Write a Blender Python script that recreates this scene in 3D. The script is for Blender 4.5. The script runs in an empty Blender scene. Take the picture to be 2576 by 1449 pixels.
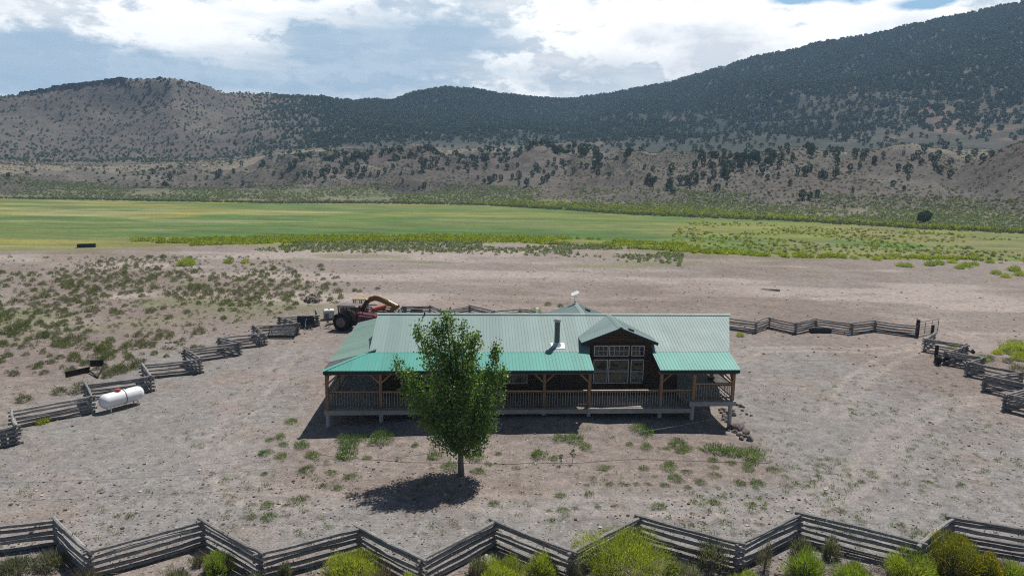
import bpy, math, random
import numpy as np
from mathutils import Vector, Matrix
sc = bpy.context.scene
COL = sc.collection
RNG = np.random.default_rng(7)
random.seed(7)
# ---------------------------------------------------------------- camera
CAMZ, F, CX, CY = 17.4, 1717.0, 1288.0, 724.5
TH, RO = math.radians(9.7), math.radians(0.85)
fw = np.array([0, math.cos(TH), -math.sin(TH)])
_r = np.array([1.0, 0, 0]); _u = np.cross(_r, fw)
RT = _r*math.cos(RO)+_u*math.sin(RO); UP = -_r*math.sin(RO)+_u*math.cos(RO)
CAM = np.array([0, 0, CAMZ])
cd = bpy.data.cameras.new('camera'); cam = bpy.data.objects.new('camera', cd); COL.objects.link(cam)
cd.sensor_width = 36; cd.lens = F/2576*36; cd.clip_start = 0.5; cd.clip_end = 12000
M = Matrix(((RT[0], UP[0], -fw[0], 0), (RT[1], UP[1], -fw[1], 0), (RT[2], UP[2], -fw[2], CAMZ), (0, 0, 0, 1)))
cam.matrix_world = M
sc.camera = cam

def ray(x, y):
    d = fw+RT*(x-CX)/F-UP*(y-CY)/F
    return d/np.linalg.norm(d)

# ---------------------------------------------------------------- noise (numpy)
_perm = np.random.default_rng(3).permutation(1024)
def _h(ix, iy, s):
    return _perm[(_perm[(ix+s*57) & 1023]+iy) & 1023]/1023.0
def vnoise(x, y, s=0):
    ix = np.floor(x).astype(np.int64); iy = np.floor(y).astype(np.int64)
    fx = x-ix; fy = y-iy
    fx = fx*fx*fx*(fx*(fx*6-15)+10); fy = fy*fy*fy*(fy*(fy*6-15)+10)
    a = _h(ix, iy, s); b = _h(ix+1, iy, s); c = _h(ix, iy+1, s); d = _h(ix+1, iy+1, s)
    return (a+(b-a)*fx)*(1-fy)+(c+(d-c)*fx)*fy
def fbm(x, y, o=4, s=0, g=0.5):
    t = 0; a = 1; n = 0
    for i in range(o):
        t = t+a*vnoise(x, y, s+i); n += a; a *= g; x = x*2.03+17.1; y = y*2.03+9.7
    return t/n
def ridged(x, y, o=4, s=0):
    t = 0; a = 1; n = 0
    for i in range(o):
        t = t+a*(1-np.abs(2*vnoise(x, y, s+i)-1)); n += a; a *= 0.5; x = x*2.1+5.3; y = y*2.1+2.9
    return t/n
def sstep(a, b, x):
    t = np.clip((x-a)/(b-a), 0, 1); return t*t*(3-2*t)

# ---------------------------------------------------------------- terrain
HO = np.array([-12.6, 44.05]); HA = math.radians(3.5)
HU = np.array([math.cos(HA), math.sin(HA)]); HV = np.array([-math.sin(HA), math.cos(HA)])
def poly_plane(pts):
    ph, r = [], []
    for x, y in pts:
        d = ray(x, y); k = -CAMZ/d[2]; p = CAM+d*k
        ph.append(math.atan2(p[0], p[1])); r.append(math.hypot(p[0], p[1]))
    return np.array(ph), np.array(r)
def poly_rz(pts):
    ph, r, z = [], [], []
    for x, y, rr in pts:
        d = ray(x, y); ph.append(math.atan2(d[0], d[1])); r.append(rr)
        z.append(CAMZ+rr*d[2]/math.hypot(d[0], d[1]))
    return np.array(ph), np.array(r, float), np.array(z)
L1 = poly_plane([(-400, 488), (0, 500), (400, 507), (700, 512), (1000, 513), (1200, 516), (1330, 523), (1450, 531), (1600, 541), (1800, 549), (2000, 557), (2300, 575), (2576, 588), (2900, 600)])
MN = poly_plane([(-400, 640), (0, 634), (250, 624), (500, 620), (700, 613), (1000, 609), (1300, 612), (1500, 620), (1700, 633), (1900, 644), (2200, 652), (2576, 664), (2900, 672)])
L2 = poly_rz([(-400, 465, 480), (0, 470, 470), (400, 476, 430), (700, 478, 420), (900, 470, 430), (1100, 478, 410), (1300, 492, 372), (1500, 505, 352), (1750, 513, 338), (2000, 520, 335), (2250, 528, 335), (2450, 530, 335), (2900, 535, 350)])
L3 = poly_rz([(-400, 432, 560), (0, 434, 560), (300, 436, 560), (450, 434, 560), (600, 426, 560), (750, 396, 580), (900, 382, 580), (1100, 380, 580), (1300, 386, 570), (1500, 386, 540), (1600, 393, 510), (1800, 390, 490), (2000, 381, 480), (2200, 374, 480), (2350, 372, 490), (2450, 378, 500), (2900, 380, 520)])
L4 = poly_rz([(-400, 398, 740), (0, 402, 740), (300, 404, 740), (450, 399, 740), (600, 390, 740), (750, 372, 740), (900, 365, 760), (1100, 363, 760), (1300, 369, 750), (1500, 383, 700), (1700, 388, 680), (2000, 377, 660), (2350, 369, 680), (2900, 372, 700)])
L5 = poly_rz([(-500, 250, 1000), (0, 241, 950), (100, 229, 930), (200, 211, 920), (300, 199, 910), (430, 195, 900), (500, 212, 920), (560, 232, 950), (730, 241, 1050), (900, 258, 1150), (980, 257, 1200), (1040, 235, 1220), (1120, 222, 1230), (1200, 231, 1260), (1400, 253, 1400), (1500, 246, 1400), (1600, 226, 1400), (1700, 206, 1400), (1800, 176, 1400), (1900, 147, 1400), (2050, 117, 1400), (2200, 87, 1400), (2400, 42, 1400), (2576, 8, 1400), (3000, -60, 1400)])
def _mound(px, py, r, w, wr=None):
    d = ray(px, py); ph = math.atan2(d[0], d[1])
    return (math.sin(ph)*r, math.cos(ph)*r, CAMZ+r*d[2]/math.hypot(d[0], d[1]), w, wr or w)
MOUNDS = [_mound(1040, 447, 418, 15), _mound(1110, 452, 425, 12), _mound(1030, 379, 545, 30), _mound(1290, 404, 525, 26), _mound(1150, 424, 480, 22), _mound(1560, 402, 480, 40), _mound(1430, 432, 440, 24), _mound(900, 400, 540, 24), _mound(1380, 396, 540, 22),
          _mound(2170, 384, 450, 50), _mound(1820, 398, 430, 42), _mound(480, 420, 520, 34), _mound(220, 425, 540, 40), _mound(700, 412, 520, 24), _mound(600, 440, 480, 26), _mound(90, 440, 520, 30), _mound(350, 442, 490, 26), _mound(2720, 322, 400, 42, 74)]
_mr = random.Random(12)
for _i in range(16): MOUNDS.append(_mound(_mr.uniform(780, 1720), _mr.uniform(388, 446), _mr.uniform(440, 560), _mr.uniform(13, 26)))
for _i in range(8): MOUNDS.append(_mound(_mr.uniform(-60, 780), _mr.uniform(432, 456), _mr.uniform(480, 550), _mr.uniform(18, 34)))
MOUNDS = [m for m in MOUNDS if m[2] > 4]
def HZ(x, y):
    x = np.asarray(x, float); y = np.asarray(y, float)
    ph = np.arctan2(x, y); r = np.hypot(x, y)
    z = np.zeros_like(r)
    fade = 1-sstep(0.95, 1.5, np.abs(ph))
    r1 = np.interp(ph, *L1); r2 = np.interp(ph, L2[0], L2[1]); z2 = np.interp(ph, L2[0], L2[2])
    r3 = np.interp(ph, L3[0], L3[1]); z3 = np.interp(ph, L3[0], L3[2])
    r5 = np.interp(ph, L5[0], L5[1]); z5 = np.interp(ph, L5[0], L5[2])
    w = fbm(ph*14, r*0.004, 3, 40)-0.5
    z3 = z3*(1+.75*(fbm(ph*13+2.3, ph*0+.5, 3, 44)-.56)*sstep(-.3, -.12, ph))
    r3 = r3*(1+0.30*w)
    r4 = np.interp(ph, L4[0], L4[1]); r3 = np.minimum(r3, r4-60); z4 = np.interp(ph, L4[0], L4[2])
    t = np.clip((r-r1)/(r2-r1), 0, 1); za = z2*t**1.5
    t = np.clip((r-r2)/(r3-r2), 0, 1); zb = z2+(z3-z2)*np.sin(t*math.pi/2)**1.1
    t = np.clip((r-r3)/(r4-r3), 0, 1); zc = z3+(z4-z3)*t
    t = np.clip((r-r4)/(r5-r4), 0, 1); zd = z4+(z5-z4)*(0.6*t+0.4*t**1.6)*(1)
    t = np.clip((r-r5)/600, 0, 1); ze = z5-120*t*t-60*t
    z = np.where(r < r1, 0, np.where(r < r2, za, np.where(r < r3, zb, np.where(r < r4, zc, np.where(r < r5, zd, ze)))))
    hill = sstep(0, 1, (r-r2)/(0.35*(r3-r2)))
    mt = sstep(0.0, 0.25, (r-r4)/(r5-r4))*(1-sstep(0.82, 1.0, (r-r4)/(r5-r4)))
    low = hill*(1-sstep(0.9, 1.05, (r-r2)/(r3-r2)))
    z = z+low*((ridged(x*.013+fbm(x*.01,y*.01,2,15)*1.3, y*.008, 3, 11)-0.62)*17+(ridged(x*.035, y*.03, 3, 13)-.62)*6)*(1-.55*sstep(.12, .3, ph))
    z = z+hill*(fbm(x*0.02, y*0.02, 4, 21)-0.5)*5
    z = z+mt*((ridged(x*.0042+fbm(x*.003,y*.003,2,35)*1.2, y*.0026, 4, 31)-0.6)*34+(fbm(x*.006, y*.006, 3, 61)-.5)*26)
    z = z+sstep(0.9, 1.0, (r-r4)/(r5-r4))*(fbm(x*0.015, y*0.015, 4, 71)-0.5)*5
    # rounded badland mounds standing in front of the bench
    nz = (ridged(x*0.03, y*0.03, 3, 81)-0.6)*4.5
    for mx, my, mz, ws, wr in MOUNDS:
        d2 = ((x-mx)/ws)**2+((y-my)/wr)**2
        g = np.exp(-d2*0.9)
        z = np.maximum(z, mz*g*1.06-mz*0.06+nz*np.clip(g*1.5, 0, 1)*np.clip(d2*2, 0, 1))
    z = z*fade
    # near ground: gentle unevenness, and the bank the house stands on
    z = z+(1-sstep(200, 330, r))*((fbm(x*0.06, y*0.06, 3, 51)-0.5)*0.35+(fbm(x*0.6, y*0.6, 2, 55)-0.5)*0.07)
    du = (x-HO[0])*HU[0]+(y-HO[1])*HU[1]; dv = (x-HO[0])*HV[0]+(y-HO[1])*HV[1]
    bank = np.interp(du, [-3, 0, 3.8, 8, 16, 18.5, 23.6, 25.7, 28, 30, 34], [0, 0, .27, .6, .66, .52, .4, .28, -.3, -.25, 0])
    z = z+bank*sstep(-2.8, 0.6, dv)*(1-sstep(17, 24, dv))
    return z
def gz(x, y): return float(HZ(np.array([x]), np.array([y]))[0])
_rs = np.concatenate([np.linspace(8, 120, 500), np.geomspace(120.5, 2300, 1400)])
def hit(px, py, dz=0.0):
    """the point of the terrain (or dz above it) in a given direction from the camera position"""
    d = ray(px, py); hl = math.hypot(d[0], d[1]); k = _rs/hl
    x = d[0]*k; y = d[1]*k; zz = CAMZ+d[2]*k
    s = zz-(HZ(x, y)+dz)
    i = np.argmax(s < 0) if (s < 0).any() else len(s)-1
    i = max(i, 1); a, b = s[i-1], s[i]; t = a/(a-b) if a != b else 0
    kk = k[i-1]+(k[i]-k[i-1])*t
    return np.array([d[0]*kk, d[1]*kk, CAMZ+d[2]*kk])
# ---------------------------------------------------------------- materials
def N(nt, typ, **kw):
    n = nt.nodes.new(typ)
    for k, v in kw.items():
        if k in n.inputs.keys(): n.inputs[k].default_value = v
        else: setattr(n, k, v)
    return n
def newmat(name):
    m = bpy.data.materials.new(name); m.use_nodes = True; nt = m.node_tree; nt.nodes.clear()
    out = nt.nodes.new('ShaderNodeOutputMaterial')
    return m, nt, out
def mixc(nt, fac, a, b, typ='MIX'):
    n = nt.nodes.new('ShaderNodeMix'); n.data_type = 'RGBA'; n.blend_type = typ
    for s, v in ((n.inputs[0], fac), (n.inputs[6], a), (n.inputs[7], b)):
        if hasattr(v, 'links'): nt.links.new(v, s)
        elif isinstance(v, (int, float)): s.default_value = v
        else: s.default_value = (*v, 1)
    return n.outputs[2]
def mth(nt, op, a, b=0.0, c=None, clamp=False):
    n = nt.nodes.new('ShaderNodeMath'); n.operation = op; n.use_clamp = clamp
    for s, v in zip(n.inputs, (a, b, c)):
        if v is None: continue
        if hasattr(v, 'links'): nt.links.new(v, s)
        else: s.default_value = v
    return n.outputs[0]
def ramp(nt, v, stops):
    n = nt.nodes.new('ShaderNodeValToRGB'); e = n.color_ramp.elements
    while len(e) < len(stops): e.new(0.5)
    for el, (p, c) in zip(e, stops):
        el.position = p; el.color = (*c, 1) if not isinstance(c, (int, float)) else (c, c, c, 1)
    nt.links.new(v, n.inputs[0]); return n.outputs[0]
def noise(nt, vec, scale, detail=4, rough=0.55):
    n = N(nt, 'ShaderNodeTexNoise'); n.inputs['Scale'].default_value = scale; n.inputs['Detail'].default_value = detail; n.inputs['Roughness'].default_value = rough
    if vec is not None: nt.links.new(vec, n.inputs['Vector'])
    return n.outputs[0]
def mapped(nt, vec, scale=(1, 1, 1), rot=(0, 0, 0)):
    n = nt.nodes.new('ShaderNodeMapping'); n.inputs['Scale'].default_value = scale; n.inputs['Rotation'].default_value = rot
    nt.links.new(vec, n.inputs['Vector']); return n.outputs[0]
def bump(nt, h, strength, dist=0.05):
    n = nt.nodes.new('ShaderNodeBump'); n.inputs['Strength'].default_value = strength; n.inputs['Distance'].default_value = dist
    nt.links.new(h, n.inputs['Height']); return n.outputs[0]
def principled(nt, out, col, rough=0.8, metal=0.0, spec=0.3, normal=None):
    b = nt.nodes.new('ShaderNodeBsdfPrincipled')
    if hasattr(col, 'links'): nt.links.new(col, b.inputs['Base Color'])
    else: b.inputs['Base Color'].default_value = (*col, 1)
    if hasattr(rough, 'links'): nt.links.new(rough, b.inputs['Roughness'])
    else: b.inputs['Roughness'].default_value = rough
    b.inputs['Metallic'].default_value = metal; b.inputs['Specular IOR Level'].default_value = spec
    if normal is not None: nt.links.new(normal, b.inputs['Normal'])
    nt.links.new(b.outputs[0], out.inputs[0]); return b
def objc(nt): return nt.nodes.new('ShaderNodeTexCoord').outputs['Object']
def posn(nt): return nt.nodes.new('ShaderNodeNewGeometry').outputs['Position']
def roofmat(name, col, axis, rough=.55, spec=.2, old=None):
    """painted metal sheets: every sheet a little different, streaked down the slope, faded in patches"""
    m, nt, out = newmat(name); v = objc(nt); sx_ = nt.nodes.new('ShaderNodeSeparateXYZ'); nt.links.new(v, sx_.inputs[0])
    sh = mth(nt, 'FLOOR', mth(nt, 'DIVIDE', sx_.outputs[axis], .94)); wn = nt.nodes.new('ShaderNodeTexWhiteNoise'); wn.noise_dimensions = '1D'; nt.links.new(sh, wn.inputs['W'])
    sc_ = [.35, .35, .35]; sc_[axis] = 7.0
    stk = noise(nt, mapped(nt, v, tuple(sc_)), 1.0, 5, .6); pt = noise(nt, v, .55, 5, .6)
    c = mixc(nt, ramp(nt, wn.outputs[0], [(0, 0), (1, 1)]), tuple(x*.90 for x in col), tuple(min(1, x*1.07) for x in col))
    c = mixc(nt, ramp(nt, stk, [(.42, 0), (.75, .55)]), c, old or tuple(x*.72+.03 for x in col)); c = mixc(nt, ramp(nt, pt, [(.48, 0), (.72, .4)]), c, tuple(x*.8+.06 for x in col))
    r = mth(nt, 'ADD', mth(nt, 'MULTIPLY', pt, .25), rough-.12)
    principled(nt, out, c, r, 0, spec, bump(nt, noise(nt, v, 2.5, 3), .06, .05)); return m
def simple(name, col, rough=0.6, metal=0.0, spec=0.4, var=0.25, scale=3.0, dirt=None):
    """painted / weathered plain surface with a little uneven wear"""
    m, nt, out = newmat(name); v = objc(nt)
    n = noise(nt, v, scale, 5); n2 = noise(nt, v, scale*9, 3)
    c = mixc(nt, ramp(nt, n, [(0.3, 0), (0.7, 1)]), tuple(x*(1-var) for x in col), tuple(min(1, x*(1+var*.6)) for x in col))
    if dirt: c = mixc(nt, ramp(nt, n2, [(0.5, 0), (0.72, 0.6)]), c, dirt)
    r = mth(nt, 'ADD', mth(nt, 'MULTIPLY', n2, 0.2), rough-0.1)
    principled(nt, out, c, r, metal, spec); return m
def wood(name, c0, c1, axis=0, rough=0.85, scale=14.0, knots=True):
    m, nt, out = newmat(name); v = objc(nt)
    s = [scale]*3; s[axis] = scale*0.07
    g = noise(nt, mapped(nt, v, tuple(s)), 1.0, 6, 0.65)
    c = mixc(nt, ramp(nt, g, [(0.32, 0), (0.68, 1)]), c0, c1)
    b = noise(nt, v, 1.3, 3)
    c = mixc(nt, mth(nt, 'MULTIPLY', ramp(nt, b, [(0.4, 0), (0.75, 1)]), 0.4), c, tuple(x*0.55 for x in c0))
    oi = nt.nodes.new('ShaderNodeObjectInfo').outputs['Random']
    c = mixc(nt, 1.0, c, ramp(nt, oi, [(0, 0.82), (1, 1.12)]), 'MULTIPLY')
    principled(nt, out, c, rough, 0, 0.2, bump(nt, g, 0.35, 0.02)); return m
def leafmat(name, gloss=0.5, trans=0.3, varh=0.12, attr=True, col=(0.08, 0.1, 0.03)):
    """foliage: colour of every leaf from the mesh, a different tint for every plant"""
    m, nt, out = newmat(name)
    if attr:
        c = N(nt, 'ShaderNodeAttribute', attribute_name='Col').outputs['Color']
    else:
        c = mixc(nt, noise(nt, posn(nt), 0.8, 3), tuple(x*.7 for x in col), tuple(x*1.35 for x in col))
    oi = nt.nodes.new('ShaderNodeObjectInfo').outputs['Random']
    hs = nt.nodes.new('ShaderNodeHueSaturation'); nt.links.new(c, hs.inputs['Color'])
    nt.links.new(mth(nt, 'ADD', mth(nt, 'MULTIPLY', oi, varh*2), 1-varh), hs.inputs['Value'])
    nt.links.new(mth(nt, 'ADD', mth(nt, 'MULTIPLY', oi, -varh*.25), 0.5+varh*.1), hs.inputs['Hue'])
    c = hs.outputs[0]
    b = nt.nodes.new('ShaderNodeBsdfPrincipled'); nt.links.new(c, b.inputs['Base Color'])
    b.inputs['Roughness'].default_value = gloss; b.inputs['Specular IOR Level'].default_value = 0.35
    t = nt.nodes.new('ShaderNodeBsdfTranslucent'); nt.links.new(mixc(nt, 1.0, c, (1.1, 1.2, 0.6), 'MULTIPLY'), t.inputs[0])
    mx = nt.nodes.new('ShaderNodeMixShader'); mx.inputs[0].default_value = trans
    nt.links.new(b.outputs[0], mx.inputs[1]); nt.links.new(t.outputs[0], mx.inputs[2]); nt.links.new(mx.outputs[0], out.inputs[0])
    return m
# ---------------------------------------------------------------- objects
def setp(o, label=None, cat=None, group=None, kind=None):
    if label: o['label'] = label
    if cat: o['category'] = cat
    if group: o['group'] = group
    if kind: o['kind'] = kind
    return o
def empty(name, loc, rz=0.0, label=None, cat=None, group=None, rot=None):
    o = bpy.data.objects.new(name, None); COL.objects.link(o); o.location = tuple(loc)
    o.rotation_euler = rot if rot else (0, 0, rz); o.empty_display_size = 0.3
    return setp(o, label, cat, group)
def rawmesh(name, verts, tris, col=None, smooth=False):
    """fast mesh from arrays; faces: (n,3) or (n,4)"""
    me = bpy.data.meshes.new(name); verts = np.asarray(verts, np.float32); tris = np.asarray(tris, np.int32)
    k = tris.shape[1]
    me.vertices.add(len(verts)); me.vertices.foreach_set('co', verts.ravel())
    me.loops.add(tris.size); me.loops.foreach_set('vertex_index', tris.ravel())
    me.polygons.add(len(tris)); me.polygons.foreach_set('loop_start', np.arange(0, tris.size, k, dtype=np.int32))
    me.polygons.foreach_set('use_smooth', np.full(len(tris), smooth))
    if col is not None:
        col = np.asarray(col, np.float32)
        if col.shape[1] == 3: col = np.concatenate([col, np.ones((len(col), 1), np.float32)], 1)
        a = me.attributes.new('Col', 'FLOAT_COLOR', 'POINT'); a.data.foreach_set('color', col.ravel())
    me.update(calc_edges=True); me.validate()
    return me
def link(name, me, mat, parent=None, loc=None):
    o = bpy.data.objects.new(name, me); COL.objects.link(o)
    if mat is not None and not me.materials: me.materials.append(mat)
    if parent: o.parent = parent
    if loc is not None: o.location = tuple(loc)
    return o
class MB:
    """collects shapes of ONE part, then links them as one mesh object"""
    def __init__(s): s.v = []; s.f = []
    def add(s, vs, fs):
        n = len(s.v); s.v += [tuple(map(float, p)) for p in vs]; s.f += [tuple(i+n for i in f) for f in fs]; return s
    def box(s, c, d, rot=None, taper=1.0, bev=0.0):
        hx, hy, hz = d[0]/2, d[1]/2, d[2]/2; vs = []
        b = min(bev, hx*.9, hy*.9)
        def ring(z, k):
            if b > 0: pts = [(-hx+b, -hy), (hx-b, -hy), (hx, -hy+b), (hx, hy-b), (hx-b, hy), (-hx+b, hy), (-hx, hy-b), (-hx, -hy+b)]
            else: pts = [(-hx, -hy), (hx, -hy), (hx, hy), (-hx, hy)]
            return [(x*k, y*k, z) for x, y in pts]
        if b > 0 and hz > b: lv = [(-hz, 1-b/max(hx, hy)), (-hz+b, 1), (hz-b, taper), (hz, taper*(1-b/max(hx, hy)))]
        else: lv = [(-hz, 1), (hz, taper)]
        n = 8 if b > 0 else 4; fs = []
        for z, k in lv: vs += ring(z, k)
        for j in range(len(lv)-1):
            for i in range(n): fs.append((j*n+i, j*n+(i+1) % n, (j+1)*n+(i+1) % n, (j+1)*n+i))
        fs.append(tuple(range(n))[::-1]); fs.append(tuple(range((len(lv)-1)*n, len(lv)*n)))
        R = rot if rot is not None else Matrix.Identity(3)
        vs = [tuple(R @ Vector(p)+Vector(c)) for p in vs]
        return s.add(vs, fs)
    def bar(s, p, q, w, h=None, up=(0, 0, 1), bev=0.0):
        p = Vector(p); q = Vector(q); d = q-p; L = d.length; x = d.normalized(); u = Vector(up)
        y = u.cross(x)
        if y.length < 1e-4: y = Vector((0, 1, 0)).cross(x)
        y.normalize(); z = x.cross(y)
        R = Matrix((x, y, z)).transposed()
        return s.box((p+q)/2, (L, w, h or w), R, bev=bev)
    def tube(s, pts, rad, seg=8, cap=True):
        pts = [Vector(p) for p in pts]; n = len(pts)
        rad = [rad]*n if isinstance(rad, (int, float)) else rad
        vs, fs = [], []
        d0 = (pts[1]-pts[0]).normalized(); a = Vector((0, 0, 1)) if abs(d0.z) < .9 else Vector((1, 0, 0))
        for i, p in enumerate(pts):
            d = (pts[min(i+1, n-1)]-pts[max(i-1, 0)]).normalized()
            x = (a-d*a.dot(d)).normalized(); y = d.cross(x); a = x
            for k in range(seg):
                t = 2*math.pi*k/seg; vs.append(p+(x*math.cos(t)+y*math.sin(t))*rad[i])
        for i in range(n-1):
            for k in range(seg): fs.append((i*seg+k, i*seg+(k+1) % seg, (i+1)*seg+(k+1) % seg, (i+1)*seg+k))
        if cap: fs += [tuple(range(seg))[::-1], tuple(range((n-1)*seg, n*seg))]
        return s.add(vs, fs)
    def lathe(s, prof, c=(0, 0, 0), axis='z', seg=20, cap=True):
        vs, fs = [], []; n = len(prof)
        for r, h in prof:
            for k in range(seg):
                t = 2*math.pi*k/seg; a, b = r*math.cos(t), r*math.sin(t)
                p = (a, b, h) if axis == 'z' else ((h, a, b) if axis == 'x' else (b, h, a))
                vs.append((p[0]+c[0], p[1]+c[1], p[2]+c[2]))
        for i in range(n-1):
            for k in range(seg): fs.append((i*seg+k, i*seg+(k+1) % seg, (i+1)*seg+(k+1) % seg, (i+1)*seg+k))
        if cap: fs += [tuple(range(seg))[::-1], tuple(range((n-1)*seg, n*seg))]
        return s.add(vs, fs)
    def prism(s, poly, d0, d1, axis='y'):
        """polygon in the plane across the axis, extruded from d0 to d1"""
        n = len(poly)
        def P(a, b, d): return (a, d, b) if axis == 'y' else ((d, a, b) if axis == 'x' else (a, b, d))
        vs = [P(a, b, d0) for a, b in poly]+[P(a, b, d1) for a, b in poly]
        fs = [tuple(range(n)), tuple(range(n, 2*n))[::-1]]+[(i, i+n, (i+1) % n+n, (i+1) % n) for i in range(n)]
        return s.add(vs, fs)
    def build(s, name, mat, parent=None, smooth=False, label=None):
        me = bpy.data.meshes.new(name); me.from_pydata(s.v, [], s.f); me.update()
        import bmesh
        bm = bmesh.new(); bm.from_mesh(me); bmesh.ops.recalc_face_normals(bm, faces=bm.faces); bm.to_mesh(me); bm.free()
        if smooth:
            for p in me.polygons: p.use_smooth = True
            try: me.set_sharp_from_angle(angle=math.radians(40))
            except Exception: pass
        me.materials.append(mat)
        o = bpy.data.objects.new(name, me); COL.objects.link(o)
        if parent: o.parent = parent
        if label: o['label'] = label
        return o
def copy_tree(o, parent=None):
    c = o.copy(); COL.objects.link(c)
    if parent: c.parent = parent
    for ch in list(o.children): copy_tree(ch, c)
    return c
def instance(tv, tf, tc, pos, scl, rz, tint=None, tilt=None):
    """many copies of one template as arrays (used for vegetation that is one mass)"""
    m = len(pos); n = len(tv); c, s = np.cos(rz), np.sin(rz)
    if np.ndim(scl) == 1: scl = np.stack([scl]*3, 1)
    v = tv[None]*scl[:, None, :]
    X = v[..., 0]*c[:, None]-v[..., 1]*s[:, None]; Y = v[..., 0]*s[:, None]+v[..., 1]*c[:, None]
    V = np.stack([X+pos[:, None, 0], Y+pos[:, None, 1], v[..., 2]+pos[:, None, 2]], 2).reshape(-1, 3)
    Fc = (tf[None]+(np.arange(m)*n)[:, None, None]).reshape(-1, tf.shape[1])
    C = np.broadcast_to(tc[None], (m, n, 3))
    if tint is not None: C = C*tint[:, None, :]
    return V, Fc, C.reshape(-1, 3)
# ---------------------------------------------------------------- light and sky
SUN_EL, SUN_AZ = math.radians(62.0), math.radians(33.5)
sd = bpy.data.lights.new('sun', 'SUN'); sd.energy = 5.0; sd.angle = math.radians(0.5); sd.color = (1.0, 0.955, 0.89)
so = bpy.data.objects.new('sun', sd); COL.objects.link(so)
sv = Vector((math.sin(SUN_AZ)*math.cos(SUN_EL), math.cos(SUN_AZ)*math.cos(SUN_EL), math.sin(SUN_EL)))
so.rotation_euler = sv.to_track_quat('Z', 'Y').to_euler(); so.location = sv*300
wd = bpy.data.worlds.new('World'); sc.world = wd; wd.use_nodes = True
nt = wd.node_tree; nt.nodes.clear()
wo = nt.nodes.new('ShaderNodeOutputWorld'); bg = nt.nodes.new('ShaderNodeBackground'); nt.links.new(bg.outputs[0], wo.inputs[0])
SKY = 0.05; bg.inputs[1].default_value = SKY
st = nt.nodes.new('ShaderNodeTexSky'); st.sky_type = 'NISHITA'; st.sun_disc = False; st.sun_elevation = SUN_EL; st.sun_rotation = SUN_AZ; st.altitude = 1800
tc = nt.nodes.new('ShaderNodeTexCoord').outputs['Generated']
sx = nt.nodes.new('ShaderNodeSeparateXYZ'); nt.links.new(tc, sx.inputs[0])
az = mth(nt, 'ARCTAN2', sx.outputs[0], sx.outputs[1]); el = mth(nt, 'ARCSINE', sx.outputs[2])
cyl = nt.nodes.new('ShaderNodeCombineXYZ'); nt.links.new(az, cyl.inputs[0]); nt.links.new(mth(nt, 'MULTIPLY', el, 1.9), cyl.inputs[1])
cy3 = mapped(nt, cyl.outputs[0], (1, 1, 1)); cys = mapped(nt, cyl.outputs[0], (1, 2.6, 1), (0, 0, 0.16))
nA = noise(nt, cys, 3.0, 10, 0.6); nB = noise(nt, cy3, 6.5, 12, 0.62); nC = noise(nt, cy3, 3.0, 6, 0.5); nD = noise(nt, cys, 9.0, 8, 0.62)
off = nt.nodes.new('ShaderNodeMapping'); off.inputs['Location'].default_value = (-.012, -.022, 0); nt.links.new(cyl.outputs[0], off.inputs[0]); nE = noise(nt, off.outputs[0], 6.5, 12, 0.62)
relief = mth(nt, 'MULTIPLY', mth(nt, 'SUBTRACT', nB, nE), 2.2)
def blob(px, py, sa, se, amp=1.0, warp=0.10):
    d = ray(px, py); a0 = math.atan2(d[0], d[1]); e0 = math.asin(d[2])
    wa = mth(nt, 'ADD', az, mth(nt, 'MULTIPLY', mth(nt, 'SUBTRACT', nC, 0.5), warp*2))
    we = mth(nt, 'ADD', el, mth(nt, 'MULTIPLY', mth(nt, 'SUBTRACT', nB, 0.5), warp))
    A = mth(nt, 'DIVIDE', mth(nt, 'SUBTRACT', wa, a0), sa/F); E = mth(nt, 'DIVIDE', mth(nt, 'SUBTRACT', we, e0), se/F)
    q = mth(nt, 'ADD', mth(nt, 'MULTIPLY', A, A), mth(nt, 'MULTIPLY', E, E))
    return mth(nt, 'MULTIPLY', mth(nt, 'EXPONENT', mth(nt, 'MULTIPLY', q, -1.0)), amp)
def total(bl):
    t = bl[0]
    for b in bl[1:]: t = mth(nt, 'ADD', t, b)
    return t
blue = total([blob(560, 195, 420, 62, 1.0), blob(1020, 130, 270, 70, 1.1), blob(60, 225, 260, 34, .9), blob(870, 225, 260, 26, .75), blob(1130, 20, 180, 70, .6), blob(300, 150, 260, 40, .45)])
blue = ramp(nt, mth(nt, 'ADD', blue, mth(nt, 'MULTIPLY', mth(nt, 'SUBTRACT', nA, 0.5), 3.2)), [(0.20, 0), (0.95, 1)])
white = total([blob(1480, 90, 190, 80, .8), blob(1720, 60, 240, 60, .85), blob(2050, 100, 330, 70, 1.0), blob(1900, 170, 260, 60, .8), blob(560, 40, 240, 40, .75), blob(700, 30, 90, 40, .6), blob(930, 180, 90, 22, .8), blob(1080, 205, 200, 22, .5), blob(200, 90, 260, 40, .4), blob(2450, 20, 200, 40, .8), blob(30, 236, 130, 9, .8), blob(400, 60, 120, 60, .4), blob(950, 250, 300, 14, .5)])
white = ramp(nt, mth(nt, 'ADD', white, mth(nt, 'ADD', mth(nt, 'MULTIPLY', mth(nt, 'SUBTRACT', nB, 0.5), 6.0), mth(nt, 'MULTIPLY', relief, 1.6))), [(0.04, 0), (0.56, 1)])
grey = total([blob(1830, 120, 110, 70, 1.0), blob(1540, 190, 130, 50, .7), blob(2180, 130, 60, 60, .8), blob(1700, 180, 160, 40, .5), blob(1640, 90, 40, 30, .5), blob(1400, 170, 120, 60, .4), blob(880, 60, 120, 40, .5), blob(120, 40, 200, 50, .4), blob(2300, 60, 60, 30, .5)])
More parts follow.
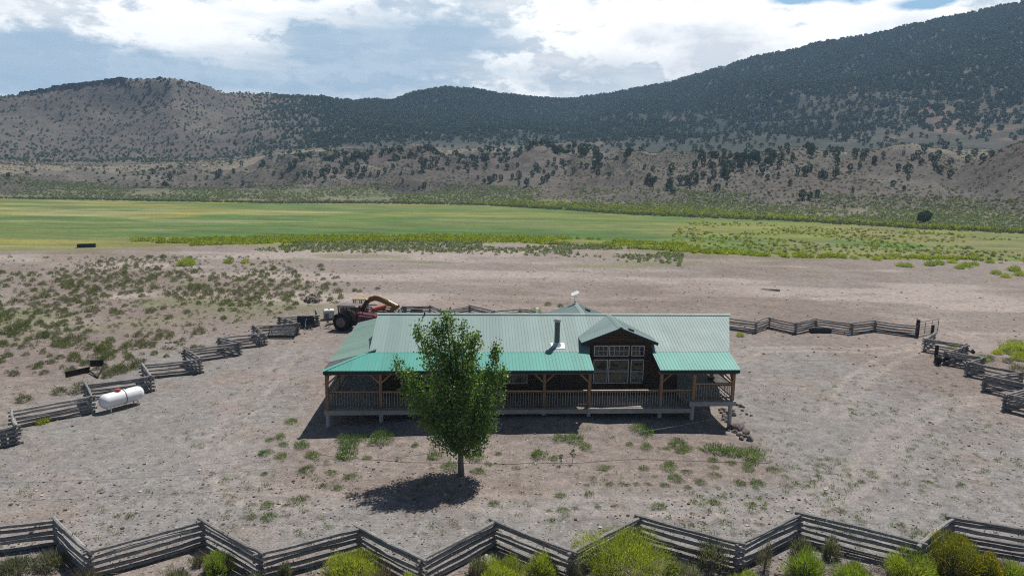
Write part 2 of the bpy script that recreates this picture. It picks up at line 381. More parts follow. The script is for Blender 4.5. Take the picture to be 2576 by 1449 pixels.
grey = ramp(nt, mth(nt, 'ADD', grey, mth(nt, 'MULTIPLY', mth(nt, 'SUBTRACT', nB, 0.5), 4.5)), [(0.3, 0), (1.05, 1)])
clear = total([blob(1990, 2, 70, 16, 1.0, .03), blob(2150, -5, 60, 12, .7, .03), blob(2340, 6, 90, 14, 1.0, .03)])
clear = ramp(nt, mth(nt, 'ADD', clear, mth(nt, 'MULTIPLY', mth(nt, 'SUBTRACT', nB, 0.5), 1.0)), [(0.35, 0), (0.75, 1)])
g0 = mixc(nt, ramp(nt, nD, [(0.35, 0), (0.7, 1)]), (.64, .74, .83), (.98, 1.0, 1.02))
c = mixc(nt, white, g0, (1.32, 1.32, 1.30))
c = mixc(nt, mth(nt, 'MULTIPLY', grey, 0.6), c, (.56, .63, .73))
c = mixc(nt, mth(nt, 'MULTIPLY', blue, 0.82), c, mixc(nt, nD, (.33, .52, .71), (.52, .66, .79)))
c = mixc(nt, clear, c, (.36, .60, .84)); cl = mixc(nt, 1.0, c, (1/SKY,)*3, 'MULTIPLY')
front = ramp(nt, mth(nt, 'ABSOLUTE', az), [(math.radians(55)/1.0/3.1416, 1), (math.radians(100)/3.1416, 0.15)])
azn = mth(nt, 'DIVIDE', mth(nt, 'ABSOLUTE', az), math.pi); front = ramp(nt, azn, [(55/180, 1), (100/180, 0.12)])
cover = mth(nt, 'MULTIPLY', mth(nt, 'SUBTRACT', 1.0, ramp(nt, el, [(math.radians(15.5), 0), (math.radians(23), 0.95)])), front)
nt.links.new(mixc(nt, cover, st.outputs[0], cl), bg.inputs[0])
sc.view_settings.view_transform = 'Standard'; sc.view_settings.look = 'None'; sc.view_settings.gamma = 1; sc.view_settings.exposure = 0.08
sc.cycles.use_denoising = False; sc.render.filter_size = 1.2; sc.cycles.pixel_filter_type = 'BLACKMAN_HARRIS'; sc.cycles.filter_width = 1.15; sc.cycles.max_bounces = 6; sc.cycles.diffuse_bounces = 2; sc.cycles.glossy_bounces = 3; sc.cycles.transmission_bounces = 4
sc.cycles.transparent_max_bounces = 8; sc.cycles.volume_bounces = 0; sc.cycles.caustics_reflective = False; sc.cycles.caustics_refractive = False
try: sc.cycles.denoiser = 'OPENIMAGEDENOISE'; sc.cycles.denoising_prefilter = 'ACCURATE'
except Exception: pass

# ---------------------------------------------------------------- terrain mesh
_phd = np.radians(np.concatenate([np.arange(-180, -46, 4.0), np.arange(-46, -40, 0.5), np.arange(-40, 40.001, 0.13), np.arange(40.5, 46, 0.5), np.arange(46, 180, 4.0)]))
_rr = np.concatenate([[3, 8, 14, 20], np.arange(23, 75, 0.28), 75*1.0068**np.arange(0, 440)])
_rr = _rr[_rr < 1480]; _rr = np.concatenate([_rr, np.geomspace(1490, 2300, 24)])
PH, RR = np.meshgrid(_phd, _rr)
TX, TY = np.sin(PH)*RR, np.cos(PH)*RR
TZ = HZ(TX, TY)
TRACKS = [([tuple(hit(a, b)[:2]) for a, b in pl], w, am) for pl, w, am in (([(2640, 915), (2480, 880), (2345, 866), (2200, 884), (2040, 878), (1900, 880), (1850, 905)], .85, .9), ([(2345, 866), (2240, 900), (2150, 960), (2100, 1040)], .8, .55), ([(2600, 1000), (2400, 1010), (2250, 1090), (2160, 1210), (2000, 1290), (1600, 1275), (1200, 1262)], .8, .45), ([(790, 850), (690, 930), (600, 1040), (540, 1150), (620, 1240), (800, 1262)], .85, .5), ([(-60, 655), (300, 648), (560, 652), (800, 690), (1100, 705), (1500, 745), (1900, 760), (2300, 800), (2450, 850)], .9, .55))]
def ground_albedo(x, y):
    ph = np.arctan2(x, y); r = np.hypot(x, y)
    rm = np.interp(ph, *MN)+(fbm(x*.03, y*.03, 3, 91)-.5)*16; r1 = np.interp(ph, *L1); r2 = np.interp(ph, L2[0], L2[1])
    n1 = fbm(x*.05, y*.05, 4, 101); n2 = fbm(x*.25, y*.25, 4, 111); n3 = fbm(x*.9, y*.9, 3, 121)
    dirt = np.array([.230, .195, .174]); grav = np.array([.220, .211, .203]); pale = np.array([.345, .295, .265]); dark = np.array([.165, .132, .115])
    def L(a, b, t): return a+(b-a)*t[..., None]
    c = L(np.broadcast_to(dirt, x.shape+(3,)), dark, sstep(.5, .72, n1)*.45)
    # grey gravel of the yard: a broad ring of drive round the house
    du = (x-HO[0])*HU[0]+(y-HO[1])*HU[1]; dv = (x-HO[0])*HV[0]+(y-HO[1])*HV[1]
    yard = sstep(-26, -16, du+ (dv-5)*.0)*(1-sstep(44, 52, du+dv*.12))*(sstep(-15, -12.2, dv+n1*5))*(1-sstep(18, 28, dv))
    front = (1-sstep(-9.5, -6.5, dv+n2*4))
    side = np.maximum(sstep(1.5, 6, -du-1+n1*5), sstep(29, 33.5, du+n1*4))
    gw = yard*np.maximum(front, side)*sstep(.36, .56, n2*.45+n1*.55+.05)
    c = L(c, grav, gw*.9)
    c = L(c, dark, sstep(.60, .75, n2)*.35)
    for pts, wd_, am in TRACKS:
        dmin = np.full(x.shape, 1e9)
        for (ax, ay), (bx, by) in zip(pts[:-1], pts[1:]):
            t = np.clip(((x-ax)*(bx-ax)+(y-ay)*(by-ay))/((bx-ax)**2+(by-ay)**2), 0, 1); dmin = np.minimum(dmin, np.hypot(x-ax-t*(bx-ax), y-ay-t*(by-ay)))
        rut = np.exp(-((dmin-wd_)/.32)**2)
        c = L(c, pale, np.clip(rut*1.0+np.exp(-(dmin/(wd_*1.7))**2)*.35, 0, 1)*am*.75*sstep(.3, .55, n2*.5+n1*.5+.06))
        c = L(c, dark, np.exp(-((dmin-wd_-.5)/.16)**2)*am*.35*sstep(.42, .6, n2))
    # pale dusty streaks in the open field behind
    st_ = fbm(x*.028, y*.11, 4, 131)
    field = sstep(75, 95, r)*(1-sstep(rm-12, rm+4, r))
    c = L(c, pale, field*sstep(.53, .70, st_)*.8)
    c = L(c, np.array([.19, .152, .13]), field*sstep(.5, .66, n1)*.5)
    c = L(c, np.array([.16, .17, .085]), field*sstep(.70, .78, fbm(x*.035, y*.07, 3, 141))*.6)
    c = L(c, np.array([.17, .16, .075]), sstep(rm-22, rm+2, r)*.55*sstep(.42, .6, n1))
    c = c*(.86+.28*n3)[..., None]
    # meadow
    g = L(np.broadcast_to(np.array([.098, .160, .040]), x.shape+(3,)), np.array([.145, .176, .054]), sstep(.4, .65, fbm(x*.02, y*.05, 4, 151)))
    left = sstep(.02, -.35, ph) if False else 1-sstep(-.25, .12, ph)
    yel = sstep(.5, .64, fbm(x*.012+3, y*.04, 4, 161))
    g = L(g, np.array([.250, .230, .052]), yel*(.40+.42*left))
    g = L(g, np.array([.30, .29, .155]), sstep(.62, .72, fbm(x*.02, y*.09, 4, 171))*left*.5)
    tt = (r-rm)/np.maximum(r1-rm, 1)
    g = L(g, np.array([.064, .130, .032]), sstep(.10, .14, tt)*(1-sstep(.22, .46, tt+n1*.12))*(.55+.3*(1-left))*sstep(-.75, -.3, ph)*(1-sstep(.19, .25, ph)))
    g = L(g, np.array([.20, .19, .075]), (1-sstep(.02, .12, tt))*.7)
    g = L(g, np.array([.205, .185, .085]), sstep(.3, .42, ph)*sstep(.45, .6, n1)*.6)
    g = g*(.88+.24*n2)[..., None]
    # sage flat beyond the stream
    s = L(np.broadcast_to(np.array([.185, .180, .118]), x.shape+(3,)), np.array([.145, .165, .080]), sstep(.42, .6, fbm(x*.03, y*.03, 3, 181)))
    c = L(c, g, sstep(rm-2, rm+3, r)); c = L(c, s, sstep(r1-1, r1+2, r))
    for mx, my, mz, ws, wr in MOUNDS:
        g_ = np.exp(-(((x-mx)/ws)**2+((y-my)/wr)**2)*.9); r2 = np.where(g_ > .13, np.minimum(r2, r-12), r2)
    # hills
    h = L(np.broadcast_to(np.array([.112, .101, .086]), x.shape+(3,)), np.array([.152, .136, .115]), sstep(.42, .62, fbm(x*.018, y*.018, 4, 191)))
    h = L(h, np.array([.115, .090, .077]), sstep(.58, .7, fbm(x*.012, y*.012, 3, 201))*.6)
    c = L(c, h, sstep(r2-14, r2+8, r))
    r3 = np.interp(ph, L3[0], L3[1]); r5 = np.interp(ph, L5[0], L5[1])
    b = np.array([.17, .15, .108])
    b = np.array([.235, .208, .150]); c = L(c, b, sstep(r3-5, r3+15, r)*(1-sstep(r3+70, r3+150, r))*.8)
    m = L(np.broadcast_to(np.array([.058, .066, .054]), x.shape+(3,)), np.array([.086, .084, .068]), sstep(.45, .65, fbm(x*.012, y*.012, 4, 211)))  # mountain soil colour darkened in place of a cloud shadow
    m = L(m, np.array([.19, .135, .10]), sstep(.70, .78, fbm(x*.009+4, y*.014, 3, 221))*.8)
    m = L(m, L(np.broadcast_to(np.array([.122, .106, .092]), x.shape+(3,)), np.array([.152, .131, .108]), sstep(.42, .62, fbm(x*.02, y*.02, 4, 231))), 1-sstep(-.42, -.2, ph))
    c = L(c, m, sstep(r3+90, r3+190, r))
    return c
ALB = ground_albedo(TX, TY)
def terrain_mat(name, kind):
    m, nt, out = newmat(name)
    c = N(nt, 'ShaderNodeAttribute', attribute_name='Col').outputs['Color']; p = posn(nt)
    if kind == 'ground':
        f1 = noise(nt, p, 1.6, 6, 0.65); f2 = noise(nt, p, 9.0, 4, 0.7)
        c = mixc(nt, 1.0, c, ramp(nt, f1, [(0.3, 0.72), (0.7, 1.28)]), 'MULTIPLY')
        c = mixc(nt, 1.0, c, ramp(nt, f2, [(0.3, 0.62), (0.7, 1.36)]), 'MULTIPLY')
        for sc_, th, dk, lt in ((5.0, .26, (.06, .05, .047), (.52, .47, .42)), (11.0, .30, (.09, .075, .066), (.46, .42, .38))):
            vo = nt.nodes.new('ShaderNodeTexVoronoi'); vo.inputs['Scale'].default_value = sc_; nt.links.new(p, vo.inputs['Vector'])
            sp = nt.nodes.new('ShaderNodeSeparateColor'); nt.links.new(vo.outputs['Color'], sp.inputs[0])
            size = mth(nt, 'MULTIPLY', sp.outputs[1], th)
            spot = mth(nt, 'LESS_THAN', vo.outputs['Distance'], size)
            isd = mth(nt, 'MULTIPLY', spot, mth(nt, 'LESS_THAN', sp.outputs[0], 0.30)); isl = mth(nt, 'MULTIPLY', spot, mth(nt, 'GREATER_THAN', sp.outputs[0], 0.74))
            c = mixc(nt, mth(nt, 'MULTIPLY', isd, 0.75), c, dk); c = mixc(nt, mth(nt, 'MULTIPLY', isl, 0.7), c, lt)
        h = mth(nt, 'ADD', mth(nt, 'MULTIPLY', f1, 0.6), mth(nt, 'MULTIPLY', f2, 0.4))
        principled(nt, out, c, 0.95, 0, 0.1, bump(nt, h, 0.5, 0.12))
    elif kind == 'meadow':
        s = mapped(nt, p, (1, .5, 1)); f1 = noise(nt, mapped(nt, p, (.35, 1.3, 1)), 0.12, 7, 0.68); f2 = noise(nt, s, 1.6, 5, 0.72)
        c = mixc(nt, 1.0, c, ramp(nt, f1, [(0.32, 0.66), (0.68, 1.3)]), 'MULTIPLY')
        c = mixc(nt, 1.0, c, ramp(nt, f2, [(0.3, 0.72), (0.7, 1.26)]), 'MULTIPLY')
        principled(nt, out, c, 0.9, 0, 0.15, bump(nt, f2, 0.6, 0.25))
    else:
        k = 1.0 if kind == 'hills' else .55
        f1 = noise(nt, p, 0.12*k, 6, 0.65); f2 = noise(nt, p, 0.62*k, 4, 0.7)
        c = mixc(nt, 1.0, c, ramp(nt, f1, [(0.3, 0.78), (0.7, 1.2)]), 'MULTIPLY')
        c = mixc(nt, 1.0, c, ramp(nt, f2, [(0.3, 0.72), (0.7, 1.25)]), 'MULTIPLY')
        vo = nt.nodes.new('ShaderNodeTexVoronoi'); vo.inputs['Scale'].default_value = 0.42*k; nt.links.new(p, vo.inputs['Vector'])
        sp = nt.nodes.new('ShaderNodeSeparateColor'); nt.links.new(vo.outputs['Color'], sp.inputs[0])
        spot = mth(nt, 'MULTIPLY', mth(nt, 'LESS_THAN', vo.outputs['Distance'], mth(nt, 'MULTIPLY', sp.outputs[1], 0.42)), mth(nt, 'LESS_THAN', sp.outputs[0], 0.6))
        c = mixc(nt, mth(nt, 'MULTIPLY', spot, 0.8), c, (.088, .078, .058))
        principled(nt, out, c, 0.95, 0, 0.1, bump(nt, mth(nt, 'ADD', f1, f2), 0.5, 1.5))
    return m
nr, nph = PH.shape
idx = np.arange(nr*nph).reshape(nr, nph)
nx_ = np.roll(idx, -1, axis=1)
Q = np.stack([idx[:-1], idx[1:], nx_[1:], nx_[:-1]], -1).reshape(-1, 4)
cx_ = (TX.ravel()[Q].mean(1)); cy_ = (TY.ravel()[Q].mean(1))
fr = np.hypot(cx_, cy_); fph = np.arctan2(cx_, cy_)
rmn = np.interp(fph, *MN); r1n = np.interp(fph, *L1); r2n = np.interp(fph, L2[0], L2[1]); r3n = np.interp(fph, L3[0], L3[1])
zone = np.where(fr < rmn, 0, np.where(fr < r1n, 1, np.where(fr < r2n-4, 2, np.where(fr < r3n+100, 3, 4))))
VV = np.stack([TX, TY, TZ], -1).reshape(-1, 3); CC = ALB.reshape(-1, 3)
for zi, (nm, kd, lab) in enumerate((('ground', 'ground', 'pinkish bare dirt and grey gravel of the ranch yard and field'), ('meadow', 'meadow', 'green and yellow hay meadow on the valley floor'),
        ('ground', 'hills', 'grey-green sage flat between the meadow and the bare hills'), ('hills', 'hills', 'low bare grey-brown badland hills across the valley'), ('mountain', 'mountain', 'high wooded mountain ridge and rocky butte on the skyline'))):
    q = Q[zone == zi]
    if zi == 0:
        q = np.concatenate([q])
    u, inv = np.unique(q, return_inverse=True)
    V_, C_ = VV[u], CC[u]; fq = inv.reshape(-1, 4)
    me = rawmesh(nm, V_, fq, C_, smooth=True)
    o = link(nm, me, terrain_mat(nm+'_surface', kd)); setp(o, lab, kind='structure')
# the small disc of ground right under the camera
a = np.linspace(0, 2*math.pi, 24, endpoint=False)
# stream
sp_ = []
for px in np.linspace(1255, 1640, 40):
    py = np.interp(px, [1255, 1330, 1400, 1450, 1500, 1570, 1640], [517.5, 521.5, 524.5, 528, 531.5, 536, 541.5]); sp_.append((px, py))
vs, fs = [], []
for i, (px, py) in enumerate(sp_):
    w = 2.2*math.sin(math.pi*i/39)**.4+.2
    for s in (-w, w): vs.append(hit(px, py+s*1.0))
vs = np.array(vs); vs[:, 2] += .25
for i in range(len(sp_)-1): fs.append((2*i, 2*i+1, 2*i+3, 2*i+2))
m, nt, out = newmat('stream_water'); principled(nt, out, (.05, .06, .06), 0.08, 0, 0.5, bump(nt, noise(nt, posn(nt), 1.5, 3), .1, .05))
o = link('stream', rawmesh('stream', vs, np.array(fs)), m); setp(o, 'pale strip of stream water winding past the far edge of the meadow', kind='structure')
# haze
hz = MB(); hz.box((0, 150, 0), (4900, 4900, 1)); o = hz.build('haze', None) if False else None
zt = float(TZ.max())+14; zb = float(TZ.min())-1.0
hm = MB(); hm.box((0, 0, (zt+zb)/2), (4700, 4700, zt-zb)); 
m, nt, out = newmat('haze_air'); pv = nt.nodes.new('ShaderNodeVolumePrincipled'); pv.inputs['Color'].default_value = (.46, .70, 1.0, 1); pv.inputs['Density'].default_value = 0.00025; pv.inputs['Anisotropy'].default_value = 0.0
nt.links.new(pv.outputs[0], out.inputs[1]); m.cycles.homogeneous_volume = True if hasattr(m.cycles, 'homogeneous_volume') else None
o = hm.build('haze', m); setp(o, 'thin blue air haze filling the valley up to the mountain', kind='stuff')
# ---------------------------------------------------------------- materials of built things
W_LOG = wood('dark_stained_log', (.075, .043, .026), (.150, .088, .050), 0, .8, 10)
W_POST = wood('stained_post', (.24, .145, .088), (.38, .25, .155), 2, .8, 9)
W_BEAM = wood('stained_beam', (.17, .115, .078), (.28, .195, .135), 0, .8, 9)
W_DECK = wood('grey_deck_board', (.29, .275, .255), (.46, .44, .41), 0, .85, 12)
W_RAIL = wood('peeled_baluster', (.31, .25, .19), (.52, .43, .33), 2, .8, 12)
W_FENCE = wood('weathered_grey_log', (.165, .157, .150), (.390, .375, .360), 0, .9, 11)
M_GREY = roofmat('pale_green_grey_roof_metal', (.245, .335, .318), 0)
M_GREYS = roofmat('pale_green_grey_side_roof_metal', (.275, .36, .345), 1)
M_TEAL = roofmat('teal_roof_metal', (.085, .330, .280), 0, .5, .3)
M_TEALS = roofmat('pale_teal_roof_metal', (.27, .40, .34), 1, .55, .25)  # paler, greyer base colour than the front porch teal
M_BARE = simple('bare_galvanised_metal', (.215, .205, .215), .4, .3, .5, .2, 1.2)
M_DKTRIM = simple('dark_green_trim', (.012, .022, .022), .5)
M_FRAME = simple('white_vinyl_frame', (.62, .60, .60), .5, 0, .4, .06)
M_CONC = simple('concrete_pier', (.46, .46, .46), .9, 0, .2, .2, 5, (.25, .24, .23))
M_STEEL = simple('galvanised_pipe', (.42, .46, .47), .35, .6, .5, .15, 4)
M_WHITE = simple('white_paint', (.78, .79, .80), .4, 0, .5, .05, 2)
M_BLACK = simple('black_plastic', (.012, .012, .013), .5)
M_DARK = simple('dark_inside', (.012, .011, .010), .95, 0, .05)
def glassmat():
    m, nt, out = newmat('window_glass')
    t = nt.nodes.new('ShaderNodeBsdfTransparent'); t.inputs[0].default_value = (.55, .58, .58, 1)
    g = nt.nodes.new('ShaderNodeBsdfGlossy'); g.inputs['Roughness'].default_value = .03; g.inputs[0].default_value = (.9, .95, .95, 1)
    f = nt.nodes.new('ShaderNodeFresnel'); f.inputs[0].default_value = 1.5
    mx = nt.nodes.new('ShaderNodeMixShader'); nt.links.new(mth(nt, 'ADD', f.outputs[0], .03), mx.inputs[0]); nt.links.new(t.outputs[0], mx.inputs[1]); nt.links.new(g.outputs[0], mx.inputs[2])
    nt.links.new(mx.outputs[0], out.inputs[0]); return m
M_GLASS = glassmat()
M_CABGLASS = glassmat()
for _n in M_CABGLASS.node_tree.nodes:
    if _n.type == 'FRESNEL': _n.inputs[0].default_value = 1.18
    if _n.type == 'BSDF_TRANSPARENT': _n.inputs[0].default_value = (.7, .72, .72, 1)
M_CABGLASS.name = 'cab_glass'
M_CURT = simple('pale_curtain', (.42, .40, .37), .9, 0, .1, .1)
# ---------------------------------------------------------------- ranch house (local axes: u along the front, v to the back)
hz0 = 0.0
house = empty('ranch_house', (HO[0], HO[1], 0), HA, 'long brown log ranch house with grey-green metal roof, teal porch roof and glazed gable bay', 'house')
EZ, BV, BZ, RV, RZ = 4.05, 2.3, 4.70, 7.2, 6.45
def ribbed(us, v0, v1, zf, name, mat, rib=.02, step=.235, rw=.05, axis='u'):
    """metal sheet with raised ribs; v0/v1: lower and upper edge at each u, zf(u, v): height"""
    a, b = us; prof = []
    x = a; prof.append((a, 0))
    k = a+step*.5
    while k < b-rw:
        prof += [(k-rw*.5, 0), (k-rw*.28, rib), (k+rw*.28, rib), (k+rw*.5, 0)]; k += step
    prof.append((b, 0)); mb = MB(); vs = []; fs = []
    for u, h in prof:
        for t in (0, 1):
            v = v0(u) if t == 0 else v1(u)
            vs.append((u, v, zf(u, v)+h) if axis == 'u' else (v, u, zf(v, u)+h))
        for t in (0, 1):
            v = v0(u) if t == 0 else v1(u)
            vs.append((u, v, zf(u, v)-.05) if axis == 'u' else (v, u, zf(v, u)-.05))
    n = len(prof)
    for i in range(n-1):
        p, q = 4*i, 4*i+4
        fs += [(p, q, q+1, p+1), (p+2, p+3, q+3, q+2), (p, p+2, q+2, q), (p+1, q+1, q+3, p+3)]
    fs += [(0, 1, 3, 2), (4*n-4, 4*n-2, 4*n-1, 4*n-3)]
    mb.add(vs, fs); return mb.build(name, mat, house)
zfm = lambda u, v: BZ+(RZ-BZ)*(v-BV)/(RV-BV)
rt = lambda u: 2.75 if u < 2.75 else u
roof = ribbed((2.75, 30.35), lambda u: (3.12 if 18.5 < u < 23.06 else BV) if u <= 28.6 else BV+(u-28.6)/1.75*(RV-BV-.02), lambda u: RV, zfm, 'roof', M_GREY)
zbk = lambda u, v: RZ-(RZ-BZ)*(v-RV)/(RV-BV)
ribbed((2.75, 30.35), lambda u: RV, lambda u: 12.1 if u <= 28.6 else RV+.02+(30.35-u)/1.75*(4.88), zbk, 'roof', M_GREY)
rc = MB(); rc.prism([(RV-.22, RZ-.03), (RV-.22, RZ-.005), (RV, RZ+.075), (RV+.22, RZ-.005), (RV+.22, RZ-.03), (RV, RZ+.04)], 2.72, 30.42, 'x'); rc.build('ridge_cap', M_GREY, roof)
zp = lambda u, v: EZ+(BZ-.012-EZ)*v/BV
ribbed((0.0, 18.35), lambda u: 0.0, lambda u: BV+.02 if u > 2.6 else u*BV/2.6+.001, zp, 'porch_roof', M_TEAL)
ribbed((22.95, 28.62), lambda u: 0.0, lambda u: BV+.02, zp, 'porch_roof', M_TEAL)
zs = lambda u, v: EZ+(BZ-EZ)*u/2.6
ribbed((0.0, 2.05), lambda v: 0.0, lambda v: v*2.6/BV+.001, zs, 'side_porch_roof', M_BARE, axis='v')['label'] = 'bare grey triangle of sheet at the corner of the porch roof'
ribbed((2.05, 14.6), lambda v: 0.0, lambda v: min(3.25, v*2.6/BV+.001) if v < 2.3 else 3.25, lambda u, v: zs(u, v)+.03, 'side_porch_roof', M_TEALS, axis='v')['label'] = 'pale green side porch roof'
hc = MB()
for sgn in (-1, 1):
    pass
A_, B_ = Vector((-.05, -.05, EZ+.05)), Vector((2.65, 2.36, BZ+.04)); d_ = (B_-A_).normalized(); n_ = Vector((d_.y, -d_.x, 0)).normalized()*.17
hc.add([A_-n_-Vector((0, 0, .05)), A_, A_+n_-Vector((0, 0, .05)), B_-n_-Vector((0, 0, .05)), B_, B_+n_-Vector((0, 0, .05))], [(0, 1, 4, 3), (1, 2, 5, 4)]); hc.build('hip_cap', M_TEAL, house)
ribbed((2.75, 28.6), lambda u: 12.1, lambda u: 14.6, lambda u, v: BZ-.02-(v-12.1)*.26, 'porch_roof', M_TEAL)
# fascia and soffit under the eaves
for a, b in ((0.02, 18.33), (22.97, 28.6)):
    MB().box(((a+b)/2, .045, EZ-.155), (b-a, .05, .20)).build('fascia', M_DKTRIM, house)
    MB().box(((a+b)/2, .42, EZ-.30), (b-a, .22, .19), bev=.01).build('porch_beam', W_BEAM, house)
MB().box((.045, 7.3, EZ-.155), (.05, 14.5, .20)).build('fascia', M_DKTRIM, house)
MB().box((.42, 7.2, EZ-.29), (.2, 14.2, .19), bev=.01).build('porch_beam', W_BEAM, house)
for s0, s1 in (((2.78, BV), (2.78, RV)),):
    MB().bar((2.80, BV, BZ-.13), (2.80, RV, RZ-.13), .05, .2).build('fascia', M_DKTRIM, house)
MB().bar((28.62, BV, BZ-.12), (30.34, RV, RZ-.12), .06, .16).build('fascia', M_GREY, house)
# log walls: courses of rounded logs
def logwall(p, q, z0, z1, name='wall', thick=.16, h=.2, top=None):
    mb = MB(); p = Vector((*p, 0)); q = Vector((*q, 0)); n = int((z1-z0)/h+.5); hh = (z1-z0)/n
    d = (q-p).normalized(); nn = Vector((d.y, -d.x, 0)); L = (q-p).length
    for i in range(n):
        zc = z0+hh*(i+.5); a, b = 0, L
        if top:
            r = top(zc+hh*.3)
            if r is None: continue
            a, b = r
        vs = []
        for s in (a, b):
            o_ = p+d*s
            for t in np.linspace(-math.pi/2, math.pi/2, 6):
                w = o_+nn*(math.cos(t)*thick*.45)+Vector((0, 0, zc+math.sin(t)*hh*.5)); vs.append(w)
            vs += [o_-nn*.1+Vector((0, 0, zc+hh*.5)), o_-nn*.1+Vector((0, 0, zc-hh*.5))]
        fs = [(k, k+1, k+9, k+8) for k in range(7)]+[(7, 0, 8, 15), tuple(range(8))[::-1], tuple(range(8, 16))]
        mb.add(vs, fs)
    return mb.build(name, W_LOG, house)
DZ = 1.25
logwall((3.3, 3.05), (18.5, 3.05), DZ-.3, 4.62); logwall((23.05, 3.05), (25.1, 3.05), DZ-.3, 4.62)
logwall((3.3, 14.2), (3.3, 3.05), DZ-.3, 4.62)
logwall((3.3, 12), (3.3, 3.05), 4.62, 6.3, top=lambda z: (12-RV-(RZ-.12-z)/.357, 12-RV+(RZ-.12-z)/.357) if z < RZ-.2 else None)
logwall((25.1, 3.05), (25.1, 12.2), DZ-.3, 4.62)
logwall((25.1, 12.2), (3.3, 14.2) if False else (3.3, 12.2), DZ-.3, 4.4)
logwall((25.1, 3.05), (25.1, 12), 4.62, 6.3, top=lambda z: (RV-2.9-(RZ-.12-z)/.357, RV-2.9+(RZ-.12-z)/.357) if z < RZ-.2 else None)
# glazed gable bay
BU0, BU1, BC, BWV = 18.50, 23.05, 20.66, 3.0
gp = lambda z: (max(0, BC-BU0-(6.45-.1-z)/.392), min(BU1-BU0, BC-BU0+(6.45-.1-z)/.392))
logwall((BU0, BWV), (BU1, BWV), DZ-.3, 5.4)
logwall((BU0, BWV), (BU1, BWV), 5.4, 6.4, top=lambda z: gp(z) if z < 6.28 else None)
logwall((BU0, 4.6), (BU0, BWV), DZ-.3, 5.4); logwall((BU1, BWV), (BU1, 4.6), DZ-.3, 5.4)
BF, PKZ, EVZ = 2.5, 6.45, 5.36
def bayroof(side):
    mb = MB(); vs, fs = [], []; e = 17.84 if side < 0 else 23.40; k = BF; prof = []
    while k < 7.15:
        prof += [(k, 0), (k+.15, 0), (k+.165, .02), (k+.2, .02), (k+.215, 0)]; k += .235
    prof.append((7.2, 0)); sl = (PKZ-EVZ)/abs(BC-e)
    for v, h in prof:
        # lower edge: eave in front, then the valley where the sheet meets the main roof
        ue = e if v <= 4.45 else e+(BC-e)*(v-4.45)/(7.2-4.45)
        for u, z in ((BC, PKZ), (ue, PKZ-sl*abs(BC-ue))): vs += [(u, v, z+h), (u, v, z-.05)]
    for i in range(len(prof)-1):
        p, q = 4*i, 4*i+4; fs += [(p, q, q+2, p+2), (p+1, p+3, q+3, q+1), (p+2, q+2, q+3, p+3), (p, p+1, q+1, q)]
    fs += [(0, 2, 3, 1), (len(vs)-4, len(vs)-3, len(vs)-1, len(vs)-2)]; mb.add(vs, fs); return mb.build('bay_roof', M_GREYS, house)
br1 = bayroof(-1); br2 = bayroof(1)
sl_ = (PKZ-EVZ)/2.78
MB().add([(BC-.2, BF-.04, PKZ-.2*sl_+.03), (BC, BF-.04, PKZ+.08), (BC+.2, BF-.04, PKZ-.2*sl_+.03), (BC-.2, 7.2, PKZ-.2*sl_+.03), (BC, 7.2, PKZ+.08), (BC+.2, 7.2, PKZ-.2*sl_+.03)], [(0, 1, 4, 3), (1, 2, 5, 4)]).build('ridge_cap', M_GREY, br1)
for e in (17.82, 23.42): MB().bar((BC, BF-.015, PKZ-.14), (e, BF-.015, EVZ-.14), .05, .2).build('fascia', M_DKTRIM, house)
for e in (17.84, 23.40): MB().bar((BC+(e-BC)*1.02, 4.47, EVZ-.03), (BC, 7.22, PKZ-.02), .24, .012).build('valley_flashing', M_GREY, house)
MB().box((BC+.85, BF+.45, PKZ-.85*sl_+.07), (.42, .3, .12), Matrix.Rotation(math.atan(sl_), 3, 'Y'), bev=.02).build('roof_vent', M_BLACK, br2)
# windows of the bay and the porch
def window(u0, u1, z0, z1, v, kind):
    w = .05; fr = MB()
    for a, b, c, d in ((u0, u1, z0, z0+w), (u0, u1, z1-w, z1), (u0, u0+w, z0+w, z1-w), (u1-w, u1, z0+w, z1-w)): fr.box(((a+b)/2, v-.05, (c+d)/2), (b-a, .09, d-c))
    zm = z0+(z1-z0)*.49
    if kind == 'lower': fr.box(((u0+u1)/2, v-.05, zm), (u1-u0-2*w, .075, w))
    o = fr.build('window', M_FRAME, house)
    if kind == 'grid':
        g = MB(); n = 3 if u1-u0 < 1.2 else 4
        for i in range(1, n):
            x = u0+w+(u1-u0-2*w)*i/n; g.box((x, v-.045, (z0+z1)/2), (.025, .02, z1-z0-2*w))
        for i in range(n):
            a_ = u0+w+(u1-u0-2*w)*i/n+.013; b_ = u0+w+(u1-u0-2*w)*(i+1)/n-.013
            g.box(((a_+b_)/2, v-.045, (z0+z1)/2), (b_-a_, .02, .025))
        g.build('muntin', M_FRAME, o)
    MB().add([(u0+w, v-.035, z0+w), (u1-w, v-.035, z0+w), (u1-w, v-.035, z1-w), (u0+w, v-.035, z1-w)], [(0, 1, 2, 3)]).build('pane', M_GLASS, o)
    MB().box(((u0+u1)/2, v+.05, (z0+z1)/2), (u1-u0-.02, .02, z1-z0-.02)).build('backing', M_DARK, o)
    if kind in ('lower', 'curtain'):
        top = zm if kind == 'lower' else z1-w
        c = MB(); n = 26; vs = []
        for i in range(n+1):
            x = u0+w+(u1-u0-2*w)*i/n; y = v+.006+.016*math.sin(i*1.9)
            vs += [(x, y, z0+w), (x, y, top)]
        c.add(vs, [(2*i, 2*i+2, 2*i+3, 2*i+1) for i in range(n)]); c.build('curtain', M_CURT, o)
    return o
WV = BWV-.075
for a, b in ((18.82, 19.87), (19.94, 21.42), (21.57, 22.53)):
    window(a, b, 4.26, 5.05, WV, 'grid'); window(a, b, 2.22, 4.01, WV, 'lower')
tr = MB()
